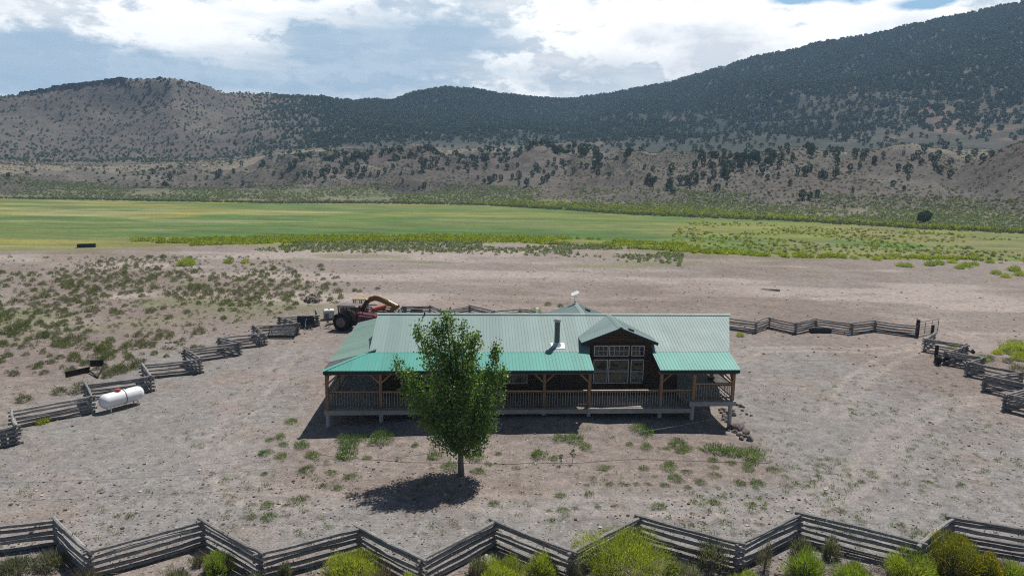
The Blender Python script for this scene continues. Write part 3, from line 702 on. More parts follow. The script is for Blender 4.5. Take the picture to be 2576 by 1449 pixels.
for u in (18.76, 19.905, 21.495, 22.59): tr.box((u, BWV-.1, 3.66), (.10, .05, 3.0))
for z in (5.13, 4.135, 2.14): tr.box((20.675, BWV-.105, z), (3.75, .045, .12))
tr.build('window_trim', simple('dark_window_trim', (.05, .03, .022), .8), house)
window(12.57, 14.02, 2.2, 3.3, 2.96, 'curtain'); window(6.3, 7.6, 2.2, 3.3, 2.96, 'curtain')
dr = MB(); dr.box((16.9, 2.94, 2.3), (.95, .06, 2.08)); d = dr.build('door', simple('brown_door', (.06, .03, .02), .6), house); MB().lathe([(.02, 0), (.045, .03), (.045, .07), (.01, .09)], (16.5, 2.9, 2.25), 'y', 8).build('handle', M_STEEL, d)
# porch deck, rails, posts, piers
dk = MB()
nb = 18
def deck(u0, u1, v0, v1, z):
    n = max(1, int((v1-v0)/.145)); w = (v1-v0)/n
    for i in range(n): dk.box(((u0+u1)/2, v0+w*(i+.5), z-.02), (u1-u0, w-.012, .04))
deck(0.0, 25.2, 0.0, 2.97, DZ); deck(0.0, 3.2, 2.97, 14.4, DZ)
dk.build('porch_deck', W_DECK, house)
dk = MB(); deck(25.15, 28.45, -.02, 2.95, 1.75); deck(25.2, 28.45, 2.95, 13, 1.75); dk.build('porch_deck', W_DECK, house, label='raised deck of the end porch')
for a, b, z, v in ((.02, 9.2, DZ, .09), (9.2, 18.0, DZ, .09), (18.0, 25.28, DZ, .09), (25.14, 28.46, 1.75, .04)):
    MB().box(((a+b)/2, v, z-.19), (b-a-.006, .07, .27), bev=.008).build('rim_joist', W_DECK, house)
MB().box((.06, 7.2, DZ-.19), (.07, 14.2, .27)).build('rim_joist', W_DECK, house); MB().box((28.42, 6.5, 1.75-.19), (.07, 12.9, .27)).build('rim_joist', W_DECK, house)
PV = .5
def groundz(u, v): p = HO+HU*u+HV*v; return gz(p[0], p[1])
posts = [(.2, .28, DZ), (3.76, PV, DZ), (7.5, PV, DZ), (11.2, PV, DZ), (15.0, PV, DZ), (18.16, PV, DZ), (23.22, PV, DZ), (25.5, .34, 1.75), (28.3, .34, 1.75), (.2, 4.3, DZ), (.2, 8.2, DZ), (.2, 12.5, DZ), (28.3, 4.6, 1.75), (28.3, 9.0, 1.75)]
for u, v, z in posts:
    zt_ = EZ-.385
    MB().box((u, v, (z+zt_)/2), (.21, .21, zt_-z), bev=.02).build('post', W_POST, house)
    pm = MB(); g = groundz(u, v+.12)-.15; wood_pier = u > 28
    if wood_pier: pm.tube([(u-.05, v+.1, g), (u-.05, v+.1, z-.33)], .15, 10)
    else: pm.tube([(u, v+.12, g), (u, v+.12, z-.33)], .16, 12)
    pm.build('pier', M_CONC, house, smooth=True)
def brace(u, v, s, ax='u'):
    p = Vector((u, v, 3.0)); q = Vector((u+s*.72, v, 3.68)) if ax == 'u' else Vector((u, v+s*.72, 3.68))
    MB().bar(p, q, .11, .14, up=(0, 1, 0) if ax == 'u' else (1, 0, 0)).build('brace', W_POST, house)
for u, s in ((.2, 1), (3.76, -1), (3.76, 1), (7.5, -1), (7.5, 1), (11.2, -1), (11.2, 1), (15, -1), (15, 1), (18.16, -1), (23.22, 1), (28.3, -1)): brace(u, PV if u > 1 and u < 25 else .31, s)
brace(.2, .28, 1, 'v'); brace(28.3, .34, 1, 'v')
def railing(p, q, zd, h=1.2):
    p = Vector((*p, zd)); q = Vector((*q, zd)); L = (q-p).length; d = (q-p)/L; z = Vector((0, 0, 1))
    rr_ = MB(); rr_.bar(p+z*h, q+z*h, .19, .05); r_ = rr_.build('railing', W_RAIL, house)
    b2 = MB(); b2.bar(p+z*(h-.1), q+z*(h-.1), .05, .11); b2.bar(p+z*.17, q+z*.17, .05, .09); b2.build('rail_board', wood('red_brown_rail_board', (.13, .06, .035), (.2, .1, .06), 0), r_)
    n = int(L/.178); mb = MB()
    for i in range(n):
        c = p+d*(L*(i+.5)/n); o_ = random.uniform(-.008, .008); nn_ = Vector((-d.y, d.x, 0))*-.03
        mb.tube([c+nn_+z*.1, c+nn_+z*(.6)+d*o_, c+nn_+z*(h-.03)], [.021, .019, .021], 5)
    mb.build('baluster', W_RAIL, r_)
us = [p for p in posts if abs(p[1]-PV) < .01]
seq = [.2]+[p[0] for p in us]
for a, b in zip(seq[:-1], seq[1:]): railing((a+.12, PV), (b-.12, PV), DZ)
railing((23.34, PV), (25.38, PV), DZ)
railing((25.62, .4), (28.18, .4), 1.75)
for a, b in ((.4, 4.2), (4.4, 8.1), (8.3, 12.4)): railing((.2, a), (.2, b), DZ)
for a, b in ((.45, 4.5), (4.7, 8.9), (9.1, 12.6)): railing((28.3, a), (28.3, b), 1.75)
# roof fittings
cp = MB(); cp.tube([(16.15, 3.2, 4.9), (16.15, 3.2, 6.72)], .2, 18)
ch = cp.build('chimney_pipe', simple('dull_green_grey_pipe', (.12, .15, .15), .4, .5, .5, .15, 3), house, smooth=True)
MB().lathe([(.23, 6.72), (.26, 6.74), (.26, 6.88), (.2, 6.95), (.02, 6.97)], (16.15, 3.2, 0), 'z', 18).build('cap', M_STEEL, ch, smooth=True)
MB().lathe([(.42, 4.93), (.34, 5.02), (.24, 5.18), (.22, 5.22)], (16.15, 3.2, 0), 'z', 18).build('flashing', simple('bright_flashing', (.6, .64, .68), .35, .5), ch, smooth=True)
fl = MB(); fl.box((16.2, 3.05, zfm(0, 3.05)+.035), (1.0, .7, .01), Matrix.Rotation(math.atan(.357), 3, 'X')); fl.build('base_sheet', simple('bright_flashing_sheet', (.5, .54, .56), .35, .4), ch)
vp = MB(); vp.tube([(6.35, 6.95, 6.3), (6.35, 6.95, 6.62), (6.35, 6.85, 6.68), (6.35, 6.78, 6.62)], .055, 8); vp.build('vent_pipe', M_BLACK, house)
vp = MB(); vp.tube([(15.3, 9.6, 5.5), (15.3, 9.6, 6.35)], .09, 8); vp.tube([(15.3, 9.6, 6.3), (15.3, 9.6, 6.42)], .15, 10); vp.build('vent_pipe', M_WHITE, house)
# rear wing
RC, RVE = 18.75, 11.9
for s in (-1, 1):
    vs, fs = [], []; k = RV; prof = []
    while k < RVE-.2: prof += [(k, 0), (k+.15, 0), (k+.165, .026), (k+.2, .026), (k+.215, 0)]; k += .235
    prof.append((RVE, 0))
    for v, h in prof: vs += [(RC, v, 6.44+h), (RC+s*3.2, v, 6.44-3.2*.385+h), (RC, v, 6.39), (RC+s*3.2, v, 6.39-3.2*.385)]
    for i in range(len(prof)-1): p, q = 4*i, 4*i+4; fs += [(p, q, q+1, p+1), (p+2, p+3, q+3, q+2), (p+1, q+1, q+3, p+3)]
    fs.append((len(vs)-4, len(vs)-3, len(vs)-1, len(vs)-2))
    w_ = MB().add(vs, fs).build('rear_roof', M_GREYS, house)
    if s > 0: MB().box((RC+.75, 9.9, 6.44-.75*.385+.09), (.42, .42, .13), Matrix.Rotation(math.atan(.385), 3, 'Y'), bev=.02).build('roof_vent', M_BLACK, w_)
MB().add([(RC-.2, RV, 6.40), (RC, RV, 6.5), (RC+.2, RV, 6.40), (RC-.2, RVE+.03, 6.40), (RC, RVE+.03, 6.5), (RC+.2, RVE+.03, 6.40)], [(0, 1, 4, 3), (1, 2, 5, 4)]).build('ridge_cap', M_GREY, house)
logwall((RC-2.6, 12.2), (RC-2.6, RVE-.3), DZ, 5.3) if False else None
MB().prism([(RC-3, 4.4), (RC+3, 4.4), (RC+3, 5.2), (RC, 6.36), (RC-3, 5.2)], 11.55, 11.65, 'y').build('gable_wall', W_LOG, house)
# satellite dish on the rear gable
def hp(u, v, z): p = HO+HU*u+HV*v; return (p[0], p[1], z)
ds = empty('satellite_dish', hp(RC-.05, 11.75, 6.42), HA, 'flat white rectangular satellite dish on a thin mast above the rear gable', 'satellite dish')
MB().tube([(0, 0, 0), (0, 0, .78)], .028, 8).build('mast', M_STEEL, ds); MB().box((0, .02, .12), (.16, .1, .05)).build('mast_bracket', M_BLACK, ds)
MB().box((0, 0, .86), (.66, .52, .045), Matrix.Rotation(math.radians(-24), 3, 'Y') @ Matrix.Rotation(math.radians(18), 3, 'X'), bev=.03).build('panel', M_WHITE, ds)
# hose hung on the wall, planter on the end porch
hs_ = MB()
for i in range(3): hs_.tube([(math.cos(t)*(.32+.03*i), -.03*i, math.sin(t)*(.36+.03*i)) for t in np.linspace(.3, 6.0, 20)], .016, 5)
o = hs_.build('garden_hose', simple('green_hose', (.02, .09, .07), .5)); o.location = hp(22.85, 2.8, 2.3); o.rotation_euler = (0, 0, HA); setp(o, 'coiled dark green garden hose hung beside the bay windows', 'hose')
pl = empty('hanging_planter', hp(27.25, 1.9, 2.95), HA, 'dark hanging basket of leaves under the end porch roof', 'planter')
MB().lathe([(.05, -.24), (.22, -.18), (.28, 0), (.25, .02)], (0, 0, 0), 'z', 12).build('basket', M_BLACK, pl)
for k in range(3): MB().tube([(.24*math.cos(k*2.1), .24*math.sin(k*2.1), 0), (0, 0, .75)], .008, 4).build('chain', M_BLACK, pl)

# ---------------------------------------------------------------- log fences
def rail_mesh(p, q, r0, r1, seed, ext=.28, knots=True, seg=7):
    rg = random.Random(seed); p = Vector(p); q = Vector(q); d = (q-p).normalized(); p = p-d*ext*rg.uniform(.6, 1.2); q = q+d*ext*rg.uniform(.6, 1.2); L = (q-p).length
    n = 9; pts = []; rad = []; ax, ay = rg.uniform(-1, .7)*.07, rg.uniform(-1, 1)*.08; s = Vector((-d.y, d.x, 0))
    for i in range(n):
        t = i/(n-1); bow = math.sin(math.pi*t)
        pts.append(p+(q-p)*t+s*(ay*bow+rg.uniform(-.018, .018))+Vector((0, 0, ax*bow+rg.uniform(-.016, .016)))); rad.append((r0+(r1-r0)*t)*rg.uniform(.92, 1.1))
    mb = MB(); mb.tube(pts, rad, seg)
    if knots:
        for i in range(rg.randint(2, 5)):
            t = rg.uniform(.08, .92); c = p+(q-p)*t; a = rg.uniform(0, 6.28); o_ = s*math.cos(a)+Vector((0, 0, math.sin(a)))
            r_ = r0+(r1-r0)*t; mb.tube([c+o_*r_*.6, c+o_*(r_+rg.uniform(.03, .08))+d*rg.uniform(-.03, .05)], [.028, .016], 5)
    return mb
def log_fence(pts, label, nr=5, seed=0, hgt=1.35, first_off=0, knots=True, post_every=True):
    p0 = pts[0]; root = empty('log_fence', (0, 0, 0), 0, label, 'fence')
    P3 = [(x, y, gz(x, y)) for x, y in pts]
    cx0 = np.mean([p[0] for p in P3]); cy0 = np.mean([p[1] for p in P3]); root.location = (cx0, cy0, 0)
    off = Vector((cx0, cy0, 0)); rg = random.Random(seed+5)
    step = hgt/(nr-.1)
    for k in range(len(P3)-1):
        a = Vector(P3[k]); b = Vector(P3[k+1])
        for i in range(nr):
            z = .10+step*i+(step*.42 if (k+first_off) % 2 else 0)*(.9 if i < nr-1 else .55)
            flip = rg.random() < .5; ra, rb = rg.uniform(.084, .110), rg.uniform(.064, .088)
            if flip: ra, rb = rb, ra
            zz = Vector((0, 0, min(z, hgt-.02)+rg.uniform(-.02, .02)))
            rail_mesh(a+zz-off, b+zz-off, ra, rb, seed*1000+k*10+i, knots=knots).build('rail', W_FENCE, root)
    return root
def tops(px, h=1.35):
    out = []
    for x, y in px:
        z0 = 0.0
        for it in range(3):
            d = ray(x, y); k = (z0+h-CAMZ)/d[2]; p = CAM+d*k; z0 = gz(p[0], p[1])
        out.append((p[0], p[1]))
    return out
near_pts = tops([(-230, 1345), (138, 1302), (225, 1382), (510, 1305), (655, 1385), (905, 1323), (1060, 1400), (1245, 1306), (1440, 1382), (1610, 1296), (1860, 1362), (2015, 1288), (2318, 1362), (2400, 1298), (2700, 1345)])
log_fence(near_pts, 'near zigzag fence of weathered grey logs with green brush in front of it', seed=1)
left_pts = tops([(-130, 1098), (38, 1066), (30, 1030), (228, 993), (213, 963), (378, 943), (358, 914), (502, 900), (465, 877), (600, 859), (552, 848), (665, 836), (638, 817), (747, 811), (703, 796), (799, 791), (794, 778)])
log_fence(left_pts, 'zigzag grey log fence stepping up past the white propane tank', seed=2, knots=False)
back_pts = tops([(794, 778), (880, 778), (905, 765), (985, 768), (1003, 776), (1010, 768), (1082, 767), (1114, 780), (1182, 767), (1242, 781), (1310, 776), (1378, 788), (1440, 779), (1520, 791)])
log_fence(back_pts[1:], 'zigzag log fence behind the tractor and above the house ridge', seed=3, knots=False)
bk2 = tops([(1770, 790), (1902, 808), (1936, 797), (2002, 811), (2053, 800), (2142, 812), (2202, 805), (2303, 817)])
log_fence(bk2, 'zigzag log fence running from the house corner to the metal gate', seed=4, knots=False)
right_pts = tops([(2353, 834), (2329, 851), (2432, 867), (2380, 881), (2473, 897), (2438, 908), (2570, 933), (2481, 944), (2600, 970), (2533, 989), (2660, 1016), (2590, 1042)])
log_fence(right_pts, 'zigzag grey log fence at the far side of the drive beyond the gate', seed=6, knots=False)
# gate
def at(px, py, h=0.0): 
    p = hit(px, py); return p
gp_ = at(2306, 847); ge = at(2358, 836)
g3 = empty('gate_post', (gp_[0], gp_[1], gz(gp_[0], gp_[1])), 0, 'tall dark square gate post at the end of the log fence', 'post')
MB().box((0, 0, .95), (.30, .30, 1.95), bev=.02).build('post_timber', wood('dark_post', (.03, .02, .018), (.07, .045, .035), 2), g3)
MB().lathe([(.06, 0), (.06, .03), (.01, .05)], (0, -.17, 1.5), 'y', 8).build('hinge_bolt', M_STEEL, g3)
gd = Vector((ge[0]-gp_[0], ge[1]-gp_[1], 0)); GL = gd.length; ga = math.atan2(gd.y, gd.x)
gt = empty('metal_gate', (gp_[0], gp_[1], gz(gp_[0], gp_[1])), ga, 'open dark metal bar gate swung back from the gate post', 'gate')
M_GATE = simple('rusty_gate_steel', (.05, .04, .038), .6, .4, .4, .3, 4)
fm = MB()
for z in (.25, 1.6): fm.tube([(.25, 0, z), (GL, 0, z)], .03, 6)
for x in (.25, GL): fm.tube([(x, 0, .22), (x, 0, 1.63)], .032, 6)
fm.build('gate_frame', M_GATE, gt)
for z in (.5, .75, 1.02, 1.3): MB().tube([(.25, 0, z), (GL, 0, z)], .02, 5).build('bar', M_GATE, gt)
for t in (.36, .68): MB().box((GL*t, 0, .92), (.06, .03, 1.36)).build('upright', M_GATE, gt)
sp = at(2345, 838); o = MB(); o.box((0, 0, .45), (.26, .26, .95), bev=.02); o = o.build('stub_post', wood('dark_stub', (.03, .02, .018), (.07, .045, .035), 2)); o.location = (sp[0], sp[1], gz(sp[0], sp[1])); setp(o, 'short dark stub post behind the open metal gate', 'post')
# ---------------------------------------------------------------- foliage templates
def blades(n, rad, h, bl, bw, cols, seed, lobes=6, up=.7, flat=.0, inner=.25, sharp=.72):
    """brush: thin leaf blades growing out of a lumpy dome; returns verts, tris, colours"""
    rg = np.random.default_rng(seed)
    lc = rg.normal(size=(lobes, 3)); lc /= np.linalg.norm(lc, axis=1)[:, None]; lc[:, 2] = np.abs(lc[:, 2]); lr = rg.uniform(.55, 1.12, lobes)
    d = rg.normal(size=(n, 3)); d[:, 2] = np.abs(d[:, 2])*1.1+.02; d /= np.linalg.norm(d, axis=1)[:, None]
    k = (np.clip((d@lc.T-sharp)/(1-sharp), 0, 1)*lr[None]).max(1); rr = (.62 if sharp < .75 else .5)+(.42 if sharp < .75 else .56)*k
    t = rr*rg.uniform(inner, 1.0, n)**.55
    base = d*t[:, None]*np.array([rad, rad, h*.86])
    dr = d*np.array([1, 1, .8])+np.array([0, 0, up])+rg.normal(size=(n, 3))*.28; dr /= np.linalg.norm(dr, axis=1)[:, None]
    L = bl*rg.uniform(.6, 1.3, n); side = np.cross(dr, rg.normal(size=(n, 3))); side /= np.linalg.norm(side, axis=1)[:, None]
    w = bw*rg.uniform(.6, 1.3, n)
    a = base-side*w[:, None]; b = base+side*w[:, None]; c = base+dr*L[:, None]
    V = np.stack([a, b, c], 1).reshape(-1, 3); V[:, 2] = np.maximum(V[:, 2], -.02)
    Fc = np.arange(3*n).reshape(n, 3)
    ci = rg.integers(0, len(cols), n); C = np.array(cols)[ci]*rg.uniform(.75, 1.25, n)[:, None]
    return V, Fc, np.repeat(C, 3, 0)
def leafball(n, rx, rz, size, cols, seed, lobes=7, base=0.0, cone=0.0):
    """juniper-like crown of many small leaf clumps, base at z = base"""
    rg = np.random.default_rng(seed)
    d = rg.normal(size=(n, 3)); d /= np.linalg.norm(d, axis=1)[:, None]
    lc = rg.normal(size=(lobes, 3)); lc /= np.linalg.norm(lc, axis=1)[:, None]; lr = rg.uniform(.5, 1.1, lobes)
    k = (np.clip((d@lc.T-.6)/.4, 0, 1)*lr[None]).max(1)
    t = (.66+.36*k)*rg.uniform(.35, 1, n)**.4
    hz_ = (d[:, 2]*t*.5+.5)
    c = np.stack([d[:, 0]*t*rx*(1-cone*hz_), d[:, 1]*t*rx*(1-cone*hz_), base+hz_*rz], 1)
    p = rg.normal(size=(n, 3)); q = rg.normal(size=(n, 3)); p /= np.linalg.norm(p, axis=1)[:, None]; q = np.cross(p, q); q /= np.linalg.norm(q, axis=1)[:, None]
    s = size*rg.uniform(.6, 1.4, n)[:, None]
    V = np.stack([c+p*s, c-p*s*.5+q*s*.8, c-p*s*.5-q*s*.8], 1).reshape(-1, 3)
    ci = rg.integers(0, len(cols), n); C = np.array(cols)[ci]*rg.uniform(.8, 1.2, n)[:, None]
    return V, np.arange(3*n).reshape(n, 3), np.repeat(C, 3, 0)
def cat(*ts):
    V, Fc, C, o = [], [], [], 0
    for v, f, c in ts: V.append(v); Fc.append(f+o); C.append(c); o += len(v)
    return np.concatenate(V), np.concatenate(Fc), np.concatenate(C)
LEAF = leafmat('brush_leaf', .75, .42); LEAFT = leafmat('poplar_leaf', .36, .38, .02); LEAFJ = leafmat('juniper_leaf', .85, .08, .14)
R_ = [(.32, .41, .046), (.40, .48, .055), (.24, .32, .045), (.45, .49, .08)]
Y_ = [(.165, .215, .030), (.30, .29, .03), (.12, .16, .03), (.40, .31, .025)]
S_ = [(.185, .205, .140), (.230, .240, .180), (.150, .165, .105)]
D_ = [(.20, .172, .135), (.26, .225, .18), (.14, .12, .095)]
G_ = [(.165, .192, .082), (.220, .245, .110), (.125, .148, .066)]
W_ = [(.150, .235, .075), (.210, .285, .100), (.120, .185, .07)]
J_ = [(.060, .090, .040), (.080, .114, .050), (.045, .070, .032)]
stick_m = wood('dead_grey_branch', (.16, .14, .12), (.34, .31, .28), 2, .9, 8)
# ---------------------------------------------------------------- brush in front of the near fence
kinds = {'R': ('rabbitbrush', R_), 'Y': ('rabbitbrush', Y_), 'S': ('sagebrush', S_), 'D': ('dry_shrub', D_)}
FG = [(30, 1396, 100, 27.0, 'S', 'grey-green sagebrush at the lower left corner of the picture'), (125, 1372, 85, 27.5, 'S', 'dark grey-green sagebrush under the first back corner of the near fence'),
 (215, 1436, 70, 26.2, 'D', 'dry grey twiggy shrub beside the left front corner of the near fence'), (548, 1380, 62, 27.4, 'R', 'small yellow-green rabbitbrush against the second back corner of the near fence'),
 (500, 1396, 34, 27.8, 'D', 'thin dry stalks before the second back corner of the near fence'), (885, 1376, 135, 27.1, 'R', 'wide bright green rabbitbrush under the third back corner of the near fence'),
 (958, 1420, 60, 26.6, 'D', 'grey dry shrub leaning on the right of the wide green rabbitbrush'), (1265, 1398, 108, 26.8, 'R', 'rounded yellow-green rabbitbrush below the middle of the near fence'),
 (1203, 1394, 64, 27.2, 'S', 'pale sagebrush to the left of the rounded rabbitbrush in the middle'), (1366, 1384, 66, 27.3, 'R', 'upright green rabbitbrush between the rounded one and the biggest one'),
 (1447, 1384, 42, 27.0, 'S', 'narrow grey sagebrush touching the left side of the biggest rabbitbrush'), (1572, 1316, 225, 27.9, 'R', 'biggest bright green rabbitbrush, hiding a front corner of the near fence'),
 (1702, 1392, 64, 27.4, 'S', 'grey sagebrush on the right of the biggest rabbitbrush'), (1796, 1326, 90, 28.0, 'S', 'tall grey-green sagebrush in front of the fence right of the biggest rabbitbrush'),
 (1740, 1402, 96, 26.4, 'S', 'low spreading sagebrush below the tall grey-green one'), (1930, 1345, 32, 28.0, 'D', 'brown dead stalks standing against the right-hand fence panels'),
 (2032, 1368, 84, 27.3, 'R', 'yellow-green rabbitbrush below the fence corner right of the brown stalks'), (2022, 1332, 60, 28.9, 'S', 'small grey sagebrush behind the yellow-green rabbitbrush at the fence corner'),
 (2096, 1336, 56, 29.0, 'S', 'open twiggy sagebrush against the long right-hand fence panel'), (2160, 1404, 104, 26.5, 'R', 'green rabbitbrush with a pale grey base at the bottom edge on the right'),
 (2296, 1370, 108, 27.3, 'R', 'olive rabbitbrush under the last front corner of the near fence'), (2412, 1322, 125, 28.0, 'Y', 'tall rabbitbrush with yellow flower heads near the right edge'),
 (2496, 1378, 72, 27.2, 'Y', 'smaller yellow-flowered rabbitbrush right of the tall flowering one'), (2556, 1394, 66, 27.1, 'R', 'green rabbitbrush in the lower right corner'),
 (1878, 1430, 82, 25.9, 'R', 'bright green rabbitbrush cut by the bottom edge between two sagebrushes'), (640, 1430, 56, 26.0, 'S', 'pale sagebrush at the bottom edge below a front fence corner'), (715, 1400, 34, 26.9, 'S', 'thin grey-green sagebrush before the fence panel left of the wide green rabbitbrush'),
 (1030, 1428, 50, 25.8, 'R', 'little green rabbitbrush at the foot of the middle front fence corner'), (440, 1420, 60, 26.3, 'S', 'straggly grey sagebrush below the long left fence panel')]
for i, (px, yt, wpx, Yd, kd, lab) in enumerate(FG):
    d = ray(px, yt); k = Yd/d[1]; p = CAM+d*k; z0 = gz(p[0], p[1]); h = max(.5, min(2.5, p[2]-z0)); dep = float(np.dot(p-CAM, fw)); wid = wpx/F*dep
    nm, cols = kinds[kd]; r_ = wid*(.66 if kd in 'RY' else .56)
    big = wpx > 100; n = int(900*max(.6, wid)*(1.6 if kd in 'RY' else 1.1))
    if kd in 'RY': t1 = cat(blades(int(n*2.8), r_, h, .15, .0115, cols, 300+i, 26, .75, inner=.2, sharp=.84), blades(n//2, r_*.8, h*.8, .2, .012, S_, 350+i, 9, .7, sharp=.8), blades(n//3, r_*1.05, h*.7, .42, .008, D_, 400+i, 7, .8, inner=.05))
    elif kd == 'S': t1 = cat(blades(int(n*.9), r_, h, .15, .018, cols, 300+i, 8, .9), blades(n//3, r_*.8, h*.8, .4, .009, D_, 400+i, 5, .7))
    else: t1 = blades(int(n*.7), r_, h, .45, .008, cols, 300+i, 6, 1.3, inner=.05)
    if kd == 'Y':
        fl = blades(n//3, r_*1.02, h*1.03, .09, .03, [(.46, .34, .02), (.38, .30, .03)], 500+i, 9, 1.2, inner=.85); fl[0][:, 2] += 0; t1 = cat(t1, fl)
    root = empty(nm, (p[0], p[1], z0), 0, lab, 'shrub')
    root['group'] = 'brush in front of the near fence'
    link('foliage', rawmesh('foliage', *t1), LEAF, root)
    sm = MB(); rg = random.Random(i)
    for j in range(7): a_ = rg.uniform(0, 6.28); sm.tube([(0, 0, -.05), (math.cos(a_)*r_*.3, math.sin(a_)*r_*.3, h*.35), (math.cos(a_)*r_*.6, math.sin(a_)*r_*.6, h*.75)], [.03, .02, .008], 5)
    sm.build('stem', stick_m, root)
# ---------------------------------------------------------------- dry field shrubs on the left, each one its own
tv = [cat(blades(560, .68, 1.05, .15, .024, G_, 40+k, 12, .8), blades(70, .62, .6, .30, .02, D_, 60+k, 5, .7)) for k in range(6)]
ts = [cat(blades(420, .70, .95, .14, .022, S_, 50+k, 10, .8), blades(130, .66, .9, .34, .016, D_, 70+k, 5, 1.0)) for k in range(4)]
ty = [cat(blades(900, .78, 1.0, .16, .026, R_, 80+k, 12, 1.0), blades(120, .7, .5, .2, .02, D_, 84+k, 5, 1)) for k in range(3)]
meG = [rawmesh('shrub_foliage', *t) for t in tv]; meS = [rawmesh('sage_foliage', *t) for t in ts]; meY = [rawmesh('rabbitbrush_foliage', *t) for t in ty]
for m_ in meG+meS+meY: m_.materials.append(LEAF)
def dens_left(px, py):
    if py < 648 or py > 950: return 0
    right = np.interp(py, [648, 680, 740, 790, 830, 880, 950], [680, 860, 920, 800, 640, 560, 330])
    e = np.clip((right-px)/160, 0, 1)
    core = np.exp(-((px-520)/330)**2-((py-725)/75)**2)
    return e*(.34+.75*core)*(1 if py < 880 else .35)*(1-.5*np.exp(-((px-60)/120)**2-((py-690)/60)**2))
cand = []; tries = 0; rg = np.random.default_rng(77); kept = []
while len(cand) < 900 and tries < 60000:
    tries += 1
    px, py = rg.uniform(-60, 930), 645+305*rg.uniform()**1.35
    p0 = CAM+ray(px, py)*(-CAMZ/ray(px, py)[2])
    cl = float(fbm(np.array([p0[0]*.07]), np.array([p0[1]*.05]), 3, 301)[0])
    if rg.uniform() > dens_left(px, py)*sstep(.22, .55, cl)*1.5: continue
    s = rg.uniform(.45, 1.0)*(1.15 if rg.uniform() < .2 else .85)
    if any((p0[0]-q[0])**2+(p0[1]-q[1])**2 < (.50*(s+q[2]))**2 for q in kept): continue
    kept.append((p0[0], p0[1], s)); cand.append((p0[0], p0[1], s, py))
big = [(30, 838, 1.5), (150, 868, 1.3), (105, 850, 1.1), (235, 783, 1.3), (265, 880, 1.3), (290, 940, 1.2), (345, 925, 1.3), (60, 828, 1.2), (205, 855, 1.1), (415, 845, 1.2), (500, 838, 1.2), (180, 862, 1.4), (310, 935, 1.0)]
for px, py, s in big:
    p0 = hit(px, py); cand.append((p0[0], p0[1], s, py))
cand.sort(key=lambda c: -c[2]/math.hypot(c[0], c[1]))
far_pos = []; cnt = {'g': 0, 's': 0}
for i, (x, y, s, py) in enumerate(cand):
    sage = (i*7919 % 100) < (30 if py < 800 else 42)
    if i < 560 and cnt['s' if sage else 'g'] < 280:
        me = (meS if sage else meG)[i % (4 if sage else 6)]; cnt['s' if sage else 'g'] += 1
        o = link('sagebrush' if sage else 'greasewood_shrub', me, None, None, (x, y, gz(x, y)-.03)); o.scale = (s, s*rg.uniform(.85, 1.15), s*rg.uniform(.72, 1.0)); o.rotation_euler = (0, 0, rg.uniform(0, 6.28))
        if sage: setp(o, 'grey-green sagebrush among the shrubs of the dry field left of the house', 'shrub', 'sagebrush of the dry field left of the house')
        else: setp(o, 'olive green rounded shrub on the dry field left of the house', 'shrub', 'olive shrubs of the dry field left of the house')
    else: far_pos.append((x, y, gz(x, y)-.03, s))
def stuff(name, label, tmpls, pos, scl, mat, tint=None, zs=None, cat_=None):
    """one mass of plants nobody could count"""
    pos = np.asarray(pos, float); scl = np.asarray(scl, float); Vs, Fs, Cs, o = [], [], [], 0
    for k, t in enumerate(tmpls):
        sel = np.arange(len(pos)) % len(tmpls) == k
        if not sel.any(): continue
        s = scl[sel]; s3 = np.stack([s, s, s*(zs[sel] if zs is not None else 1)], 1)
        v, f, c = instance(*t, pos[sel], s3, RNG.uniform(0, 6.28, sel.sum()), tint[sel] if tint is not None else None)
        Vs.append(v); Fs.append(f+o); Cs.append(c); o += len(v)
    ob = link(name, rawmesh(name, np.concatenate(Vs), np.concatenate(Fs), np.concatenate(Cs)), mat)
    return setp(ob, label, cat_, kind='stuff')
rg5 = np.random.default_rng(78)
for q in range(2600):
    px, py = rg5.uniform(-60, 930), 648+300*rg5.uniform()**1.2
    if rg5.uniform() < dens_left(px, py)*1.1:
        p0 = CAM+ray(px, py)*(-CAMZ/ray(px, py)[2]); far_pos.append((p0[0], p0[1], gz(p0[0], p0[1])-.02, rg5.uniform(.18, .5)))
if far_pos: fp = np.array(far_pos); stuff('field_brush', 'small low brush between the shrubs of the dry field and at its back', [blades(70, .72, .95, .3, .06, G_, 90, 6, .9), blades(70, .75, .9, .3, .06, S_, 91, 6, .9), blades(60, .75, .8, .35, .04, D_, 92, 6, 1.1)], fp[:, :3], fp[:, 3], LEAF)
# yellow-green brush by the right edge and singles in the open field
RB = [(2556, 888, 2.3, 'bright green rounded rabbitbrush beyond the right fence at the picture edge'), (2570, 905, 1.4, 'green rabbitbrush just below the brightest one at the right edge'), (2395, 876, .7, 'small yellow rabbitbrush behind the black farm implement'), (2468, 908, 1.0, 'yellow-topped rabbitbrush between two panels of the right fence'), (2508, 890, .8, 'small grey-yellow rabbitbrush beyond the right fence'), (470, 668, 2.6, 'wide bright yellow-green rabbitbrush at the back of the dry field'), (575, 662, 1.4, 'bright green rabbitbrush at the far edge of the dry field'), (618, 662, 1.3, 'last green rabbitbrush before the bare field'), (107, 1064, .75, 'small yellow-green rabbitbrush inside the left fence near its first corner'), (1348, 786, 1.0, 'yellow-green rabbitbrush behind the house ridge'), (1862, 846, .7, 'green rabbitbrush under the fence right of the house')]
meYb = rawmesh('rabbitbrush_foliage', *cat(blades(3600, .78, .95, .09, .012, R_, 95, 26, .9, inner=.3, sharp=.84), blades(500, .74, .6, .12, .010, D_, 96, 5, 1))); meYb.materials.append(LEAF)
